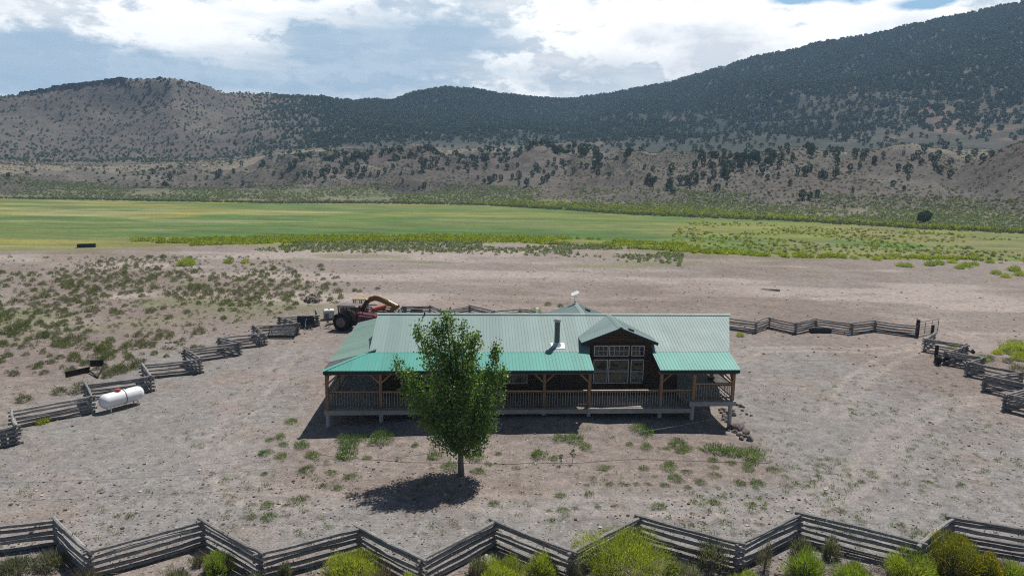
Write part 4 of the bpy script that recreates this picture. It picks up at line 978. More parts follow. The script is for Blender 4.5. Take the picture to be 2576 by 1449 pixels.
for i, (px, py, s, lab) in enumerate(RB):
    p = hit(px, py); o = link('rabbitbrush', meYb if s > 1.35 else meY[i % 3], None, None, (p[0], p[1], gz(p[0], p[1])-.03)); o.scale = (s, s, s*.75); o.rotation_euler = (0, 0, i*1.3); setp(o, lab, 'shrub')
SR = [(2488, 905, .9, 'grey sagebrush beyond the right fence beside the yellow rabbitbrush'), (2535, 912, .9, 'grey sagebrush left of the bright green rabbitbrush at the right edge'), (2560, 935, 1.2, 'dark grey sagebrush under the bright rabbitbrush at the right edge'), (1378, 768, .9, 'pale sagebrush in the bare field above the house'), (1410, 772, .8, 'second pale sagebrush in the bare field above the house'), (905, 735, .7, 'grey bush alone in the bare field above the tractor'), (950, 728, .7, 'lone low bush in the bare field above the yellow boom'), (205, 985, 1.4, 'pale grey sagebrush behind the left fence beside the propane tank'), (150, 990, 1.0, 'thin sagebrush behind the left fence panel left of the propane tank'), (255, 925, 1.0, 'dry grey sagebrush growing through the rusty steel frame'), (60, 1010, 1.0, 'sparse sagebrush behind the leftmost fence panels')]
for i, (px, py, s, lab) in enumerate(SR):
    p = hit(px, py); o = link('sagebrush', meS[i % 4], None, None, (p[0], p[1], gz(p[0], p[1])-.03)); o.scale = (s, s, s*.8); o.rotation_euler = (0, 0, i*1.7); setp(o, lab, 'shrub')
ME = []
for i, (px, py, s) in enumerate([(2205, 655, 1.6), (2240, 652, 1.3), (2340, 668, 1.8), (2362, 666, 1.6), (2430, 672, 1.7), (2415, 676, 1.5), (2450, 668, 1.4), (2285, 672, 1.5), (2265, 670, 1.4), (2505, 690, 1.4), (2530, 698, 1.3), (2552, 682, 1.9), (2565, 694, 1.6), (2395, 662, 1.5), (2120, 648, 1.5), (2080, 646, 1.5), (2020, 644, 1.6), (1960, 640, 1.5), (1890, 638, 1.5), (1830, 634, 1.4), (2318, 650, 1.3), (2490, 662, 1.3)]):
    p = hit(px, py); o = link('rabbitbrush', meY[i % 3], None, None, (p[0], p[1], gz(p[0], p[1])-.03)); o.scale = (s, s, s*.7); o.rotation_euler = (0, 0, i*2.1)
    setp(o, 'bright green rabbitbrush dotted along the near edge of the meadow on the right', 'shrub', 'rabbitbrush along the near meadow edge on the right')
# ---------------------------------------------------------------- masses of brush on the valley floor
def scatter(n, phr, rfun, seed):
    rg = np.random.default_rng(seed); ph = rg.uniform(phr[0], phr[1], n); r = rfun(ph, rg, n); x = np.sin(ph)*r; y = np.cos(ph)*r
    return x, y, ph, r, rg
PHL = (math.radians(-41), math.radians(41))
RF_ = [(.34, .41, .05), (.43, .47, .06), (.27, .35, .045)]
farR = [blades(56, .72, .85, .30, .11, RF_, 120+k, 5, .9) for k in range(3)]; farG = [blades(44, .66, .95, .34, .13, G_, 130+k, 5, .9) for k in range(3)]; farS = [blades(32, .68, .9, .36, .17, S_, 140+k, 5, .9) for k in range(3)]
def band(n, off0, off1, seed, ph_lo, ph_hi): 
    return scatter(n, (ph_lo, ph_hi), lambda ph, rg, m: np.interp(ph, *MN)+rg.uniform(off0, off1, m), seed)
rb = lambda px: math.atan2(ray(px, 620)[0], ray(px, 620)[1])
x, y, ph, r, rg = band(2300, 0, 17, 5, rb(330), rb(1760)); k = fbm(x*.05, y*.08, 3, 401) > .40
x2, y2, ph2, r2, rg2 = band(650, -2, 6, 6, rb(1740), rb(2600)); k2 = fbm(x2*.05, y2*.1, 3, 402) > .44
X = np.concatenate([x[k], x2[k2]]); Y = np.concatenate([y[k], y2[k2]])
stuff('rabbitbrush_band', 'thick yellow-green rabbitbrush hedge along the near edge of the meadow', farR, np.stack([X, Y, HZ(X, Y)-.03], 1), RNG.uniform(.6, 1.25, len(X)), LEAF, RNG.uniform(.75, 1.15, (len(X), 1))*np.array([1, 1, 1]))
x, y, ph, r, rg = band(3000, -26, 2, 7, rb(640), rb(1720)); k = (fbm(x*.05, y*.08, 3, 403) > .47) & (rg.uniform(0, 1, len(x)) < sstep(-28, -8, r-np.interp(ph, *MN)))
stuff('sagebrush_band', 'grey-green sagebrush strip in front of the rabbitbrush hedge', farG[:1]+farS, np.stack([x[k], y[k], HZ(x[k], y[k])-.03], 1), RNG.uniform(.4, .85, k.sum()), LEAF, RNG.uniform(1.2, 2.0, (k.sum(), 1))*np.ones(3))
# dotted brush over the right half of the meadow
x, y, ph, r, rg = scatter(2600, (rb(1690), rb(2700)), lambda ph, rg, m: np.interp(ph, *MN)+(np.interp(ph, *L1)-np.interp(ph, *MN))*rg.uniform(0, 1, m), 8)
k = (fbm(x*.04, y*.05, 3, 404)+.25*(r < np.interp(ph, *MN)+25)) > .52
stuff('meadow_brush', 'low yellow-green tufts dotted over the right half of the meadow', farR[:2]+farG[:1], np.stack([x[k], y[k], HZ(x[k], y[k])-.05], 1), RNG.uniform(.35, .85, k.sum()), LEAF, RNG.uniform(.7, 1.2, (k.sum(), 1))*np.array([1.1, 1, 1]))
# stream bank
x, y, ph, r, rg = scatter(2200, (rb(-80), rb(2700)), lambda ph, rg, m: np.interp(ph, *L1)+rg.normal(2, 2.5, m), 9)
stuff('bank_brush', 'dark line of brush along the stream bank at the far edge of the meadow', farG+farS, np.stack([x, y, HZ(x, y)-.05], 1), RNG.uniform(.6, 1.5, len(x)), LEAF, RNG.uniform(.6, 1.0, (len(x), 1))*np.ones(3))
x, y, ph, r, rg = scatter(1700, (rb(1180), rb(2650)), lambda ph, rg, m: np.interp(ph, *L1)+rg.uniform(1, 4, m)+rg.uniform(0, 1, m)*np.interp(ph, [rb(1180), rb(1350), rb(1700), rb(2100), rb(2600)], [4, 26, 34, 14, 8]), 10)
stuff('willow_thicket', 'bright yellow-green willow thicket on the far bank of the stream', farR, np.stack([x, y, HZ(x, y)-.05], 1), RNG.uniform(.7, 1.6, len(x)), LEAF, RNG.uniform(.7, 1.1, (len(x), 1))*np.ones(3))
x, y, ph, r, rg = scatter(22000, PHL, lambda ph, rg, m: np.interp(ph, *L1)+6+(np.interp(ph, L2[0], L2[1])+25-np.interp(ph, *L1))*rg.uniform(0, 1, m), 11)
k = (fbm(x*.04, y*.04, 3, 405)+rg.uniform(-.12, .12, len(x)) > .40) & (HZ(x, y) < 9)
stuff('sagebrush_flat', 'dense grey-green sagebrush covering the slope beyond the stream', farS+farG[:1], np.stack([x[k], y[k], HZ(x[k], y[k])-.08], 1), RNG.uniform(.5, 1.2, k.sum()), LEAF, RNG.uniform(1.1, 1.8, (k.sum(), 1))*np.array([1, 1, .95]))
x, y, ph, r, rg = scatter(26000, PHL, lambda ph, rg, m: np.interp(ph, L2[0], L2[1])+(np.interp(ph, L3[0], L3[1])+120-np.interp(ph, L2[0], L2[1]))*rg.uniform(0, 1, m)**.9, 12)
k = fbm(x*.02, y*.02, 3, 406)+rg.uniform(-.15, .15, len(x))+.12*(ph > .1) > .47
hillS = [blades(14, .8, .8, .45, .26, [(.10, .100, .062), (.13, .128, .082), (.082, .084, .05)], 150+q, 4, .6) for q in range(3)]
stuff('hill_sagebrush', 'small dark sagebrush dots all over the bare hills', hillS, np.stack([x[k], y[k], HZ(x[k], y[k])-.08], 1), RNG.uniform(.45, 1.15, k.sum()), LEAF, RNG.uniform(.75, 1.2, (k.sum(), 1))*np.ones(3))
# ---------------------------------------------------------------- junipers
jn = [cat(leafball(210, .5, 1.0, .085, J_, 160+k, 8, .02, .25 if k % 2 else .05)) for k in range(5)]
meJ = [rawmesh('juniper_crown', *t) for t in jn]
for m_ in meJ: m_.materials.append(LEAFJ)
bark = wood('juniper_bark', (.09, .07, .055), (.17, .14, .115), 2)
JB = 'junipers on the bare hills across the valley'
def juniper(p, h, w, i, lab, grp):
    o = link('juniper_tree', meJ[i % 5], None, None, (p[0], p[1], gz(p[0], p[1])-.15)); o.scale = (w, w, h); o.rotation_euler = (0, 0, i*2.4)
    return setp(o, lab, 'tree', grp)
p = hit(2325, 563); bj = empty('juniper_tree', (p[0], p[1], gz(p[0], p[1])), 0, 'big lone dark juniper standing at the meadow edge below the right hill', 'tree')
dep = float(np.dot(p-CAM, fw)); link('crown', rawmesh('crown', *leafball(1100, .5*40/F*dep*1.05, 31/F*dep*1.1, .30, J_, 199, 10, .15)), LEAFJ, bj); MB().tube([(0, 0, -.1), (.1, 0, .9), (0, .1, 2.4)], [.28, .22, .1], 7).build('trunk', bark, bj)
ja = [(463, 795, 30), (275, 855, 25), (630, 825, 45), (590, 850, 25), (845, 725, 20), (1180, 690, 32), (1250, 690, 48), (1330, 680, 42), (1290, 765, 42), (1340, 755, 58), (1440, 745, 52), (1120, 790, 62), (1160, 770, 55), (1080, 800, 40), (1205, 775, 46), (1030, 770, 32), (955, 725, 32), (1020, 690, 42), (1600, 740, 42), (1750, 720, 48), (1690, 735, 32), (1910, 705, 38), (1940, 700, 34), (1400, 810, 62), (1340, 815, 36), (1520, 790, 52), (1470, 690, 60), (1490, 715, 50), (1530, 730, 38), (540, 735, 32), (620, 700, 60), (720, 665, 46), (450, 740, 22), (400, 630, 42), (2490, 710, 72), (2350, 705, 42), (2320, 760, 52), (2370, 780, 42), (2470, 840, 72), (2500, 870, 50), (2560, 790, 72), (2290, 690, 38), (2020, 750, 42), (2190, 815, 28), (1610, 640, 40), (1660, 650, 40), (600, 640, 50), (560, 610, 40), (390, 690, 42), (330, 720, 44), (280, 740, 44), (220, 745, 34), (500, 680, 32), (170, 720, 60), (120, 700, 70), (60, 740, 60), (30, 640, 50), (90, 610, 50), (200, 620, 40), (300, 600, 44), (1560, 660, 40)]
jb = [(250, 140, 62), (155, 190, 72), (90, 220, 72), (205, 210, 60), (330, 260, 82), (355, 200, 42), (390, 180, 52), (670, 145, 42), (740, 160, 62), (660, 195, 62), (625, 185, 40), (640, 240, 28), (1165, 185, 66), (1165, 250, 46), (1260, 235, 60), (1625, 230, 60), (1705, 235, 66), (1675, 240, 42), (1735, 155, 42), (1665, 125, 38), (1800, 190, 56), (1900, 180, 80), (1945, 250, 62), (2015, 285, 62), (1905, 230, 50), (2020, 190, 60), (1585, 350, 48), (1670, 390, 42), (1700, 310, 46), (900, 440, 76), (960, 445, 66), (1015, 430, 62), (1285, 400, 36), (810, 345, 42), (450, 260, 38), (560, 265, 28), (265, 380, 56), (240, 405, 32), (200, 330, 52), (155, 290, 56), (105, 330, 52), (45, 360, 56), (330, 360, 32), (60, 305, 38), (470, 150, 70), (440, 150, 60), (500, 160, 50), (830, 140, 40), (1820, 90, 60), (1775, 130, 56), (1870, 150, 60), (1930, 130, 60), (2090, 95, 50), (2150, 170, 60), (2200, 120, 60), (2260, 160, 70), (2330, 130, 60)]
jc = [(775, 860, 26), (265, 890, 26), (60, 925, 42), (200, 905, 32), (1145, 895, 42), (1110, 945, 36), (1270, 935, 42), (1460, 940, 28), (1545, 935, 28), (1640, 900, 52), (1740, 895, 42), (1810, 980, 36), (1030, 915, 28), (1300, 900, 38), (1740, 745, 28), (1850, 770, 38), (1890, 775, 32), (2015, 770, 28), (2105, 920, 42), (2345, 950, 38), (2420, 945, 38), (2310, 920, 52), (2220, 920, 42), (2270, 910, 52), (2040, 905, 32), (1505, 775, 28), (2390, 770, 32), (2480, 800, 52), (2200, 830, 60), (2250, 790, 60), (2160, 850, 50), (2440, 880, 70), (2500, 900, 70), (2400, 900, 60), (1620, 925, 44), (1960, 830, 42), (1800, 840, 44), (1720, 830, 40)]
nj = 0
for lst, (ox, oy, sc_), side in ((ja, (1000, 220, 2.576), 'middle'), (jb, (2000, 400, 2.576), 'right'), (jc, (0, 150, 2.542), 'left')):
    for zx, zy, hh in lst:
        px = (ox+zx/sc_)/1.1646; py = (oy+(zy+hh*.45)/sc_)/1.1646
        p = hit(px, py); dep = float(np.dot(p-CAM, fw)); h = min(8.5, max(2.2, hh/sc_/1.1646/F*dep*1.08))
        if dep > 900: continue
        w = h*random.uniform(.78, 1.0)
        lab = {'middle': 'dark juniper on the rounded bare mounds in the middle of the valley side', 'right': 'dark juniper on the wide bare slope above the right half of the meadow', 'left': 'dark juniper on the low bare slopes under the rocky butte'}[side]
        juniper(p, h, w, nj, lab, {'middle': 'junipers on the middle mounds', 'right': 'junipers on the right bare slope', 'left': 'junipers under the butte'}[side]); nj += 1
x, y, ph, r, rg = scatter(5200, PHL, lambda ph, rg, m: np.interp(ph, L2[0], L2[1])+25+(np.interp(ph, L3[0], L3[1])+60-np.interp(ph, L2[0], L2[1]))*rg.uniform(0, 1, m)**.6, 13)
t_ = (r-np.interp(ph, L2[0], L2[1]))/(np.interp(ph, L3[0], L3[1])-np.interp(ph, L2[0], L2[1]))
cl = fbm(x*.022, y*.022, 3, 407)
k = (t_ < .80) & (cl > .60-.10*np.clip(t_, 0, 1.1)-.05*np.exp(-((ph+.05)/.25)**2)) & (rg.uniform(0, 1, len(x)) < .25+.6*np.clip(t_, 0, 1))
jx, jy = x[k], y[k]; order = np.argsort(np.hypot(jx, jy))
lim = 292-nj
for q in order[:lim]:
    h = random.uniform(3.2, 6); juniper((jx[q], jy[q]), h, h*random.uniform(.75, 1.0), nj, 'small dark juniper in the scattered clusters on the nearer badland slopes', 'juniper clusters on the nearer slopes'); nj += 1
fj = [leafball(30, .5, 1.0, .20, J_, 170+q, 6, 0, .2) for q in range(4)]
q = order[lim:]; jp = np.stack([jx[q], jy[q]], 1)
# ---------------------------------------------------------------- woodland on the mountain and butte
x, y, ph, r, rg = scatter(90000, PHL, lambda ph, rg, m: np.sqrt(rg.uniform(0, 1, m)*((np.interp(ph, L5[0], L5[1])+25)**2-(np.interp(ph, L3[0], L3[1])+10)**2)+(np.interp(ph, L3[0], L3[1])+10)**2), 14)
r3_ = np.interp(ph, L4[0], L4[1])-90; r5_ = np.interp(ph, L5[0], L5[1]); t_ = (r-r3_)/(r5_-r3_)
left = 1-sstep(rb(560), rb(900), ph)
den = (1-left)*(.30+.52*sstep(.08, .45, t_))+left*(.11+.26*np.exp(-((t_-.28)/.16)**2)*sstep(.45, .6, fbm(x*.012, y*.012, 3, 410)))
den = den*(1-.42*(1-left)*sstep(.56, .68, fbm(x*.008, y*.012, 3, 408))*(1-sstep(.55, .85, t_)))*(1-.45*sstep(.60, .70, fbm(x*.02, y*.02, 3, 409)))
den = den*(.06+.94*sstep(.10, .36, t_))
k = rg.uniform(0, 1, len(x)) < den
P = np.concatenate([np.stack([x[k], y[k]], 1), jp]); print('woodland', len(P), 'junipers', nj)
rr_ = np.hypot(P[:, 0], P[:, 1]); lf_ = 1-sstep(rb(560), rb(900), np.arctan2(P[:, 0], P[:, 1])); s_ = RNG.uniform(3.3, 6.0, len(P))*(1+.25*sstep(800, 1300, rr_))*(1-.5*lf_)
stuff('juniper_woodland', 'dense dark juniper woodland covering the mountain and speckling the butte', fj, np.stack([P[:, 0], P[:, 1], HZ(P[:, 0], P[:, 1])-.3], 1), s_, LEAFJ, RNG.uniform(.75, 1.5, (len(P), 1))*np.array([1.05, 1.02, 1])*(1+.5*lf_[:, None]), RNG.uniform(.75, 1.05, len(P)))
# rim rock of the butte: dark broken blocks along the crest
rk = np.array([(-1, -1, -1), (1, -1, -1), (1, 1, -1), (-1, 1, -1), (-.8, -.9, 1), (.9, -.7, 1), (.7, .8, 1), (-.9, .7, .9)], float)*.5
rkf = np.array([(0, 1, 5), (0, 5, 4), (1, 2, 6), (1, 6, 5), (2, 3, 7), (2, 7, 6), (3, 0, 4), (3, 4, 7), (4, 5, 6), (4, 6, 7)])
rockmat = leafmat('dark_rock', .9, 0.0, .0)
rg = np.random.default_rng(21); pr, sr = [], []
for px in np.concatenate([rg.uniform(60, 520, 420), rg.uniform(-60, 60, 40), rg.uniform(520, 800, 90)]):
    d = ray(px, 300); ph = math.atan2(d[0], d[1]); R5 = np.interp(ph, L5[0], L5[1]); m_ = 12 if 60 < px < 330 else 50
    r = R5-abs(rg.normal(0, m_*.5))+4; pr.append((math.sin(ph)*r, math.cos(ph)*r)); sr.append(rg.uniform(1.5, 5.0) if 60 < px < 330 else rg.uniform(1, 3) if 60 < px < 430 else rg.uniform(.8, 2.6))
pr = np.array(pr); sr = np.array(sr)
stuff('rimrock', 'dark broken rim rock along the top of the left butte', [(rk, rkf, np.tile([(.075, .066, .062)], (8, 1)))], np.stack([pr[:, 0], pr[:, 1], HZ(pr[:, 0], pr[:, 1])-.2], 1), sr, rockmat, rg.uniform(.7, 1.4, (len(pr), 1))*np.ones(3), rg.uniform(.6, 1.2, len(pr)))
# ---------------------------------------------------------------- the poplar in front of the house
tp = hit(1160, 1195)
tree = empty('poplar_tree', (tp[0], tp[1], gz(tp[0], tp[1])), 0, 'leafy green poplar with several upright tops standing before the porch', 'tree')
rg = np.random.default_rng(31); rt_ = random.Random(31)
limbs = []   # (points, radii)
limbs.append(([(0, 0, -.1), (-.02, 0, .8), (-.03, .02, 1.6), (-.05, .0, 3.0), (-.1, .05, 5.0), (-.35, 0, 7.0), (-.55, 0, 8.6)], [.21, .165, .15, .14, .10, .05, .02]))
tips = []   # leafy leaders: base, top, radius
def leader(b, t, r, n):
    tips.append((np.array(b, float), np.array(t, float), r, n))
for b, t, r, n in [((-.3, 0, 4.2), (-.85, .1, 9.35), .72, 1000), ((-.5, 0, 4.0), (-1.5, -.1, 8.9), .62, 700), ((-.8, 0, 3.8), (-2.45, .1, 8.75), .60, 800), ((.0, -.1, 4.2), (.15, -.2, 9.05), .74, 950), ((.1, .2, 4.0), (.85, .1, 8.45), .62, 700), ((.8, .1, 3.0), (2.0, .1, 7.5), .50, 700), ((.8, .2, 2.8), (2.45, .2, 6.35), .58, 600),
                   ((-.9, 0, 2.4), (-3.75, .1, 6.7), .66, 1000), ((-.9, -.2, 2.4), (-3.35, -.3, 5.2), .78, 800), ((-.3, -.3, 2.0), (-2.3, -.9, 5.0), 1.0, 900), ((.3, -.4, 2.0), (1.45, -1.0, 5.0), 1.0, 900), ((.4, .1, 1.9), (2.1, 0, 4.7), .88, 850), ((0, -.5, 2.0), (-.5, -1.6, 6.2), .95, 900), ((0, .6, 2.0), (-.4, 1.7, 6.6), 1.0, 700), ((-.2, .5, 1.9), (-1.9, 1.4, 5.6), .9, 600), ((.3, .5, 1.9), (1.3, 1.4, 5.6), .9, 600),
                   ((-.2, -.3, 1.5), (-1.2, -.9, 3.0), .95, 600), ((.2, -.3, 1.4), (1.2, -.8, 3.1), .95, 650), ((0, .3, 1.5), (.2, 1.0, 3.2), .9, 400), ((-.4, .2, 1.6), (-1.6, .4, 3.4), .8, 400), ((.5, .2, 1.6), (1.75, .2, 3.0), .7, 420), ((0, -.8, 3.2), (.5, -1.0, 7.0), .7, 600), ((-.5, -.6, 3.2), (-1.3, -.8, 7.4), .7, 600)]:
    leader(b, t, r, n)
Vs, Cs = [], []
LC = [(.125, .215, .042), (.160, .270, .052), (.092, .172, .036), (.22, .32, .08)]
for b, t, r, n in tips:
    limbs.append(([tuple(b), tuple(b+(t-b)*.3+np.array([0, 0, -.1])), tuple(b+(t-b)*.65), tuple(t)], [.085, .06, .035, .008]))
    n = int(n*(2.0 if t[2] > 6 else 1.3)); r = r*.82
    u = rg.uniform(.12, 1.03, n)**.8
    prof = np.where(u < .55, .55+.45*u/.55, 1.0-.74*((u-.55)/.48)**1.1)*r
    # leaves hang in bunches along short side twigs
    nb = max(8, n//26); tb = rg.uniform(.1, 1.0, nb); ab = rg.uniform(0, 6.283, nb); pb = np.where(tb < .55, .55+.45*tb/.55, 1.0-.74*((tb-.55)/.48)**1.1)*r*rg.uniform(.55, 1.08, nb)
    axis = b[None]+(t-b)[None]*tb[:, None]
    cb = axis+np.stack([np.cos(ab)*pb, np.sin(ab)*pb, rg.uniform(-.1, .25, nb)], 1)
    for j in range(nb):
        if rt_.random() < .35: limbs.append(([tuple(axis[j]), tuple((axis[j]+cb[j])/2+np.array([0, 0, .05])), tuple(cb[j])], [.022, .015, .006]))
    w = rg.integers(0, nb, n); c = cb[w]+rg.normal(size=(n, 3))*np.array([.17, .17, .24])*(.7+.5*r)
    p = rg.normal(size=(n, 3))+np.array([0, 0, -.3]); p /= np.linalg.norm(p, axis=1)[:, None]; q = np.cross(p, rg.normal(size=(n, 3))); q /= np.linalg.norm(q, axis=1)[:, None]
    s = .07*rg.uniform(.65, 1.3, n)[:, None]
    Vs.append(np.stack([c-p*s, c+q*s*.72, c+p*s*1.15, c-q*s*.72], 1).reshape(-1, 3))
    ci = rg.integers(0, 4, n); Cs.append(np.repeat(np.array(LC)[ci]*rg.uniform(.8, 1.2, n)[:, None], 4, 0))
V = np.concatenate(Vs); C = np.concatenate(Cs); ok = None
V[:, 2] = np.where(V[:, 2] < 1.15, 1.15+abs(V[:, 2]-1.15)*.3, V[:, 2])
link('crown', rawmesh('crown', V, np.arange(len(V)).reshape(-1, 4), C), LEAFT, tree)
W_BARK = wood('poplar_bark', (.13, .11, .09), (.26, .225, .19), 2, .9, 8)
tk = MB()
tk.tube(limbs[0][0], limbs[0][1], 10); tk.build('trunk', W_BARK, tree, smooth=True)
lm = MB()
for pts, rad in limbs[1:]: lm.tube(pts, rad, 5)
lm.build('limb', W_BARK, tree)
# two saplings
for (px, py, h, lab) in ((1411, 1170, .75, 'small leafy sapling on the bare dirt right of the poplar'), (1440, 1166, 1.0, 'taller thin sapling beside the small one right of the poplar')):
    p = hit(px, py); sr = empty('sapling', (p[0], p[1], gz(p[0], p[1])), 0, lab, 'sapling')
    MB().tube([(0, 0, -.02), (.02, 0, h*.5), (.05, .02, h)], [.016, .012, .006], 5).build('stem', W_BARK, sr)
    v, f, c = leafball(60, .2, h*.8, .05, [(.07, .11, .03), (.10, .11, .03)], int(px), 5, h*.3); link('leaves', rawmesh('leaves', v, f, c), LEAFT, sr)
# ---------------------------------------------------------------- green weed clumps in front of the house
tw = [cat(blades(620, .95, .72, .20, .020, W_, 600+k, 12, .7, inner=.1)) for k in range(6)]
tw2 = [cat(blades(380, .95, .42, .20, .022, [(.16, .20, .08), (.20, .225, .105), (.13, .16, .06)], 610+k, 9, .6, inner=.1)) for k in range(4)]
meW = [rawmesh('weed_leaves', *t) for t in tw]; meW2 = [rawmesh('weed_leaves', *t) for t in tw2]
for m_ in meW+meW2: m_.materials.append(LEAF)
wa = [(400, 500, 100), (420, 390, 90), (240, 470, 120), (600, 400, 120), (690, 490, 120), (1020, 340, 170), (1150, 330, 120), (1340, 340, 210), (1010, 490, 200), (1040, 400, 150), (1210, 520, 80), (800, 770, 80), (1040, 690, 100), (560, 910, 160), (640, 880, 80), (270, 960, 110), (440, 960, 70), (130, 950, 70), (240, 670, 60), (1660, 400, 70), (1840, 500, 140), (1980, 590, 150), (2230, 500, 160), (2360, 570, 90), (2260, 640, 110), (2450, 480, 60), (500, 170, 110), (290, 345, 70), (390, 320, 90), (120, 1070, 110), (280, 1070, 130), (630, 620, 160), (880, 650, 120), (930, 800, 90), (2400, 940, 120)]
wb = [(450, 330, 130), (590, 340, 170), (690, 410, 130), (250, 490, 150), (390, 520, 80), (1200, 230, 150), (1270, 265, 130), (1270, 415, 100), (1560, 380, 180), (1640, 430, 110), (1590, 460, 90), (1460, 430, 60), (1920, 440, 180), (2080, 460, 180), (2260, 480, 220), (2070, 560, 100), (2260, 560, 130), (1900, 540, 90), (1910, 600, 90), (1480, 600, 140), (1490, 560, 90), (1790, 440, 50), (880, 610, 100), (1240, 610, 100), (1640, 640, 110), (1540, 700, 140), (1770, 740, 120), (1660, 790, 90), (1440, 770, 80), (1280, 760, 80), (1170, 760, 70), (1090, 770, 60), (920, 760, 90), (730, 850, 130), (460, 870, 90), (710, 770, 60), (1920, 670, 120), (2230, 620, 110), (2450, 620, 120), (2150, 750, 120), (2310, 750, 120), (1910, 930, 120), (2280, 950, 80), (1390, 970, 130), (970, 970, 70), (600, 990, 80), (480, 1000, 100), (350, 1010, 70), (1700, 1040, 60), (810, 980, 60), (40, 610, 80), (1950, 800, 60), (2300, 800, 60), (1110, 385, 70), (1350, 690, 60)]
i = 0
rg = np.random.default_rng(5)
for lst, ox, side in ((wa, 700, 'left'), (wb, 1500, 'right')):
    for zx, zy, w in lst:
        px, py = (ox+zx/3.22)/1.1646, (1180+(zy+w*.12)/3.22)/1.1646
        p = hit(px, py); dep = float(np.dot(p-CAM, fw)); s = w/3.22/1.1646/F*dep/2*1.5; lush = zy < 560
        me = (meW[i % 6] if lush else meW2[i % 4] if i % 3 else meW[i % 6]); o = link('weed_clump', me, None, None, (p[0], p[1], gz(p[0], p[1])-.02)); o.scale = (s*1.05, s*rg.uniform(.8, 1.05), s*(rg.uniform(.85, 1.1) if lush else rg.uniform(.7, .95))); o.rotation_euler = (0, 0, rg.uniform(0, 6.28)); i += 1
        setp(o, ('bright green weed clump near the porch shadow' if lush else 'low green weed clump on the gravelly yard')+(', left of the poplar' if side == 'left' else ', right of the poplar'), 'weed', 'weed clumps '+('left of the poplar' if side == 'left' else 'right of the poplar'))
# countless small weeds and stones of the yard
rg = np.random.default_rng(9)
def yard_scatter(n, seed):
    rg = np.random.default_rng(seed); px = rg.uniform(-100, 2680, n); py = 860+620*rg.uniform(0, 1, n)**.8
    D = fw[None]+RT[None]*((px-CX)/F)[:, None]-UP[None]*((py-CY)/F)[:, None]; k = -CAMZ/D[:, 2]; P = CAM[None]+D*k[:, None]
    return P[:, 0], P[:, 1], px, py, rg
def inhouse(x, y, m=0.3): 
    u = (x-HO[0])*HU[0]+(y-HO[1])*HU[1]; v = (x-HO[0])*HV[0]+(y-HO[1])*HV[1]
    return (u > -m) & (u < 28.6+m) & (v > -m) & (v < 14.7+m)
x, y, px, py, rg = yard_scatter(9000, 15)
zone_ = 1.0*np.exp(-((px-2180)/330)**2-((py-1110)/170)**2)+.75*np.exp(-((px-1900)/420)**2-((py-1270)/120)**2)+.6*np.exp(-((px-560)/300)**2-((py-1240)/120)**2)+.45*np.exp(-((px-660)/120)**2-((py-960)/60)**2)+.2
k = (rg.uniform(0, 1, len(x)) < zone_*.55*sstep(.35, .6, fbm(x*.35, y*.35, 3, 500))*1.3) & ~inhouse(x, y)
tq = [blades(40, 1.0, .55, .32, .042, W_, 620+q, 5, .7, inner=.05) for q in range(3)]+[blades(34, 1.0, .5, .34, .036, [(.22, .195, .12), (.20, .20, .10)], 630+q, 5, .7, inner=.05) for q in range(2)]
stuff('low_weeds', 'sparse small weeds and grass tufts scattered over the gravel yard', tq, np.stack([x[k], y[k], HZ(x[k], y[k])-.01], 1), rg.uniform(.10, .38, k.sum()), LEAF, rg.uniform(.75, 1.2, (k.sum(), 1))*np.ones(3))
x, y, px, py, rg = yard_scatter(9000, 16); k = (rg.uniform(0, 1, len(x)) < .35+.65*(fbm(x*.15, y*.15, 3, 510) > .5)) & ~inhouse(x, y)
ns = k.sum(); dk_ = rg.uniform(0, 1, ns); colr = np.where((dk_ < .45)[:, None], np.array([.075, .06, .055]), np.where((dk_ < .7)[:, None], np.array([.42, .39, .36]), np.array([.22, .18, .16])))
stuff('loose_stones', 'small loose stones strewn over the yard', [(rk, rkf, np.ones((8, 3)))], np.stack([x[k], y[k], HZ(x[k], y[k])+.005], 1), rg.uniform(.035, .10, ns)*np.where(rg.uniform(0, 1, ns) < .05, 2.0, 1), rockmat, colr, rg.uniform(.4, .7, ns))
# field stones and dung behind the house
rg = np.random.default_rng(17); n = 2600; ph = rg.uniform(PHL[0], PHL[1], n); r = 70+95*rg.uniform(0, 1, n)**1.2; x, y = np.sin(ph)*r, np.cos(ph)*r; k = r < np.interp(ph, *MN)-3
stuff('field_clods', 'dark clods and small dry plants dotted over the bare field behind the house', [(rk, rkf, np.ones((8, 3))), blades(12, 1, .7, .5, .12, D_, 640, 4, .7)], np.stack([x[k], y[k], HZ(x[k], y[k])+.01], 1), rg.uniform(.08, .24, k.sum()), rockmat, np.where((rg.uniform(0, 1, k.sum()) < .8)[:, None], np.array([.085, .068, .06]), np.array([.42, .36, .32])), rg.uniform(.4, .7, k.sum()))
# slash and twigs at the foot of the near fence
rg = random.Random(8); sm = MB()
for i in range(420):
    px = rg.choice([rg.uniform(0, 2576), rg.uniform(1980, 2560), rg.uniform(2050, 2320)]); Yd = rg.uniform(24.6, 28.4); d = ray(px, 1400); p = CAM+d*(Yd/d[1]); z = gz(p[0], p[1])
    a = rg.uniform(0, 6.28); L = rg.uniform(.2, 1.1); sm.tube([(p[0], p[1], z+.03), (p[0]+math.cos(a)*L*.5, p[1]+math.sin(a)*L*.5, z+rg.uniform(.04, .2)), (p[0]+math.cos(a)*L, p[1]+math.sin(a)*L, z+rg.uniform(.02, .25))], [.018, .014, .006], 4)
o = sm.build('dead_branches', stick_m); setp(o, 'dead grey branches and twigs littering the ground below the near fence', kind='stuff')
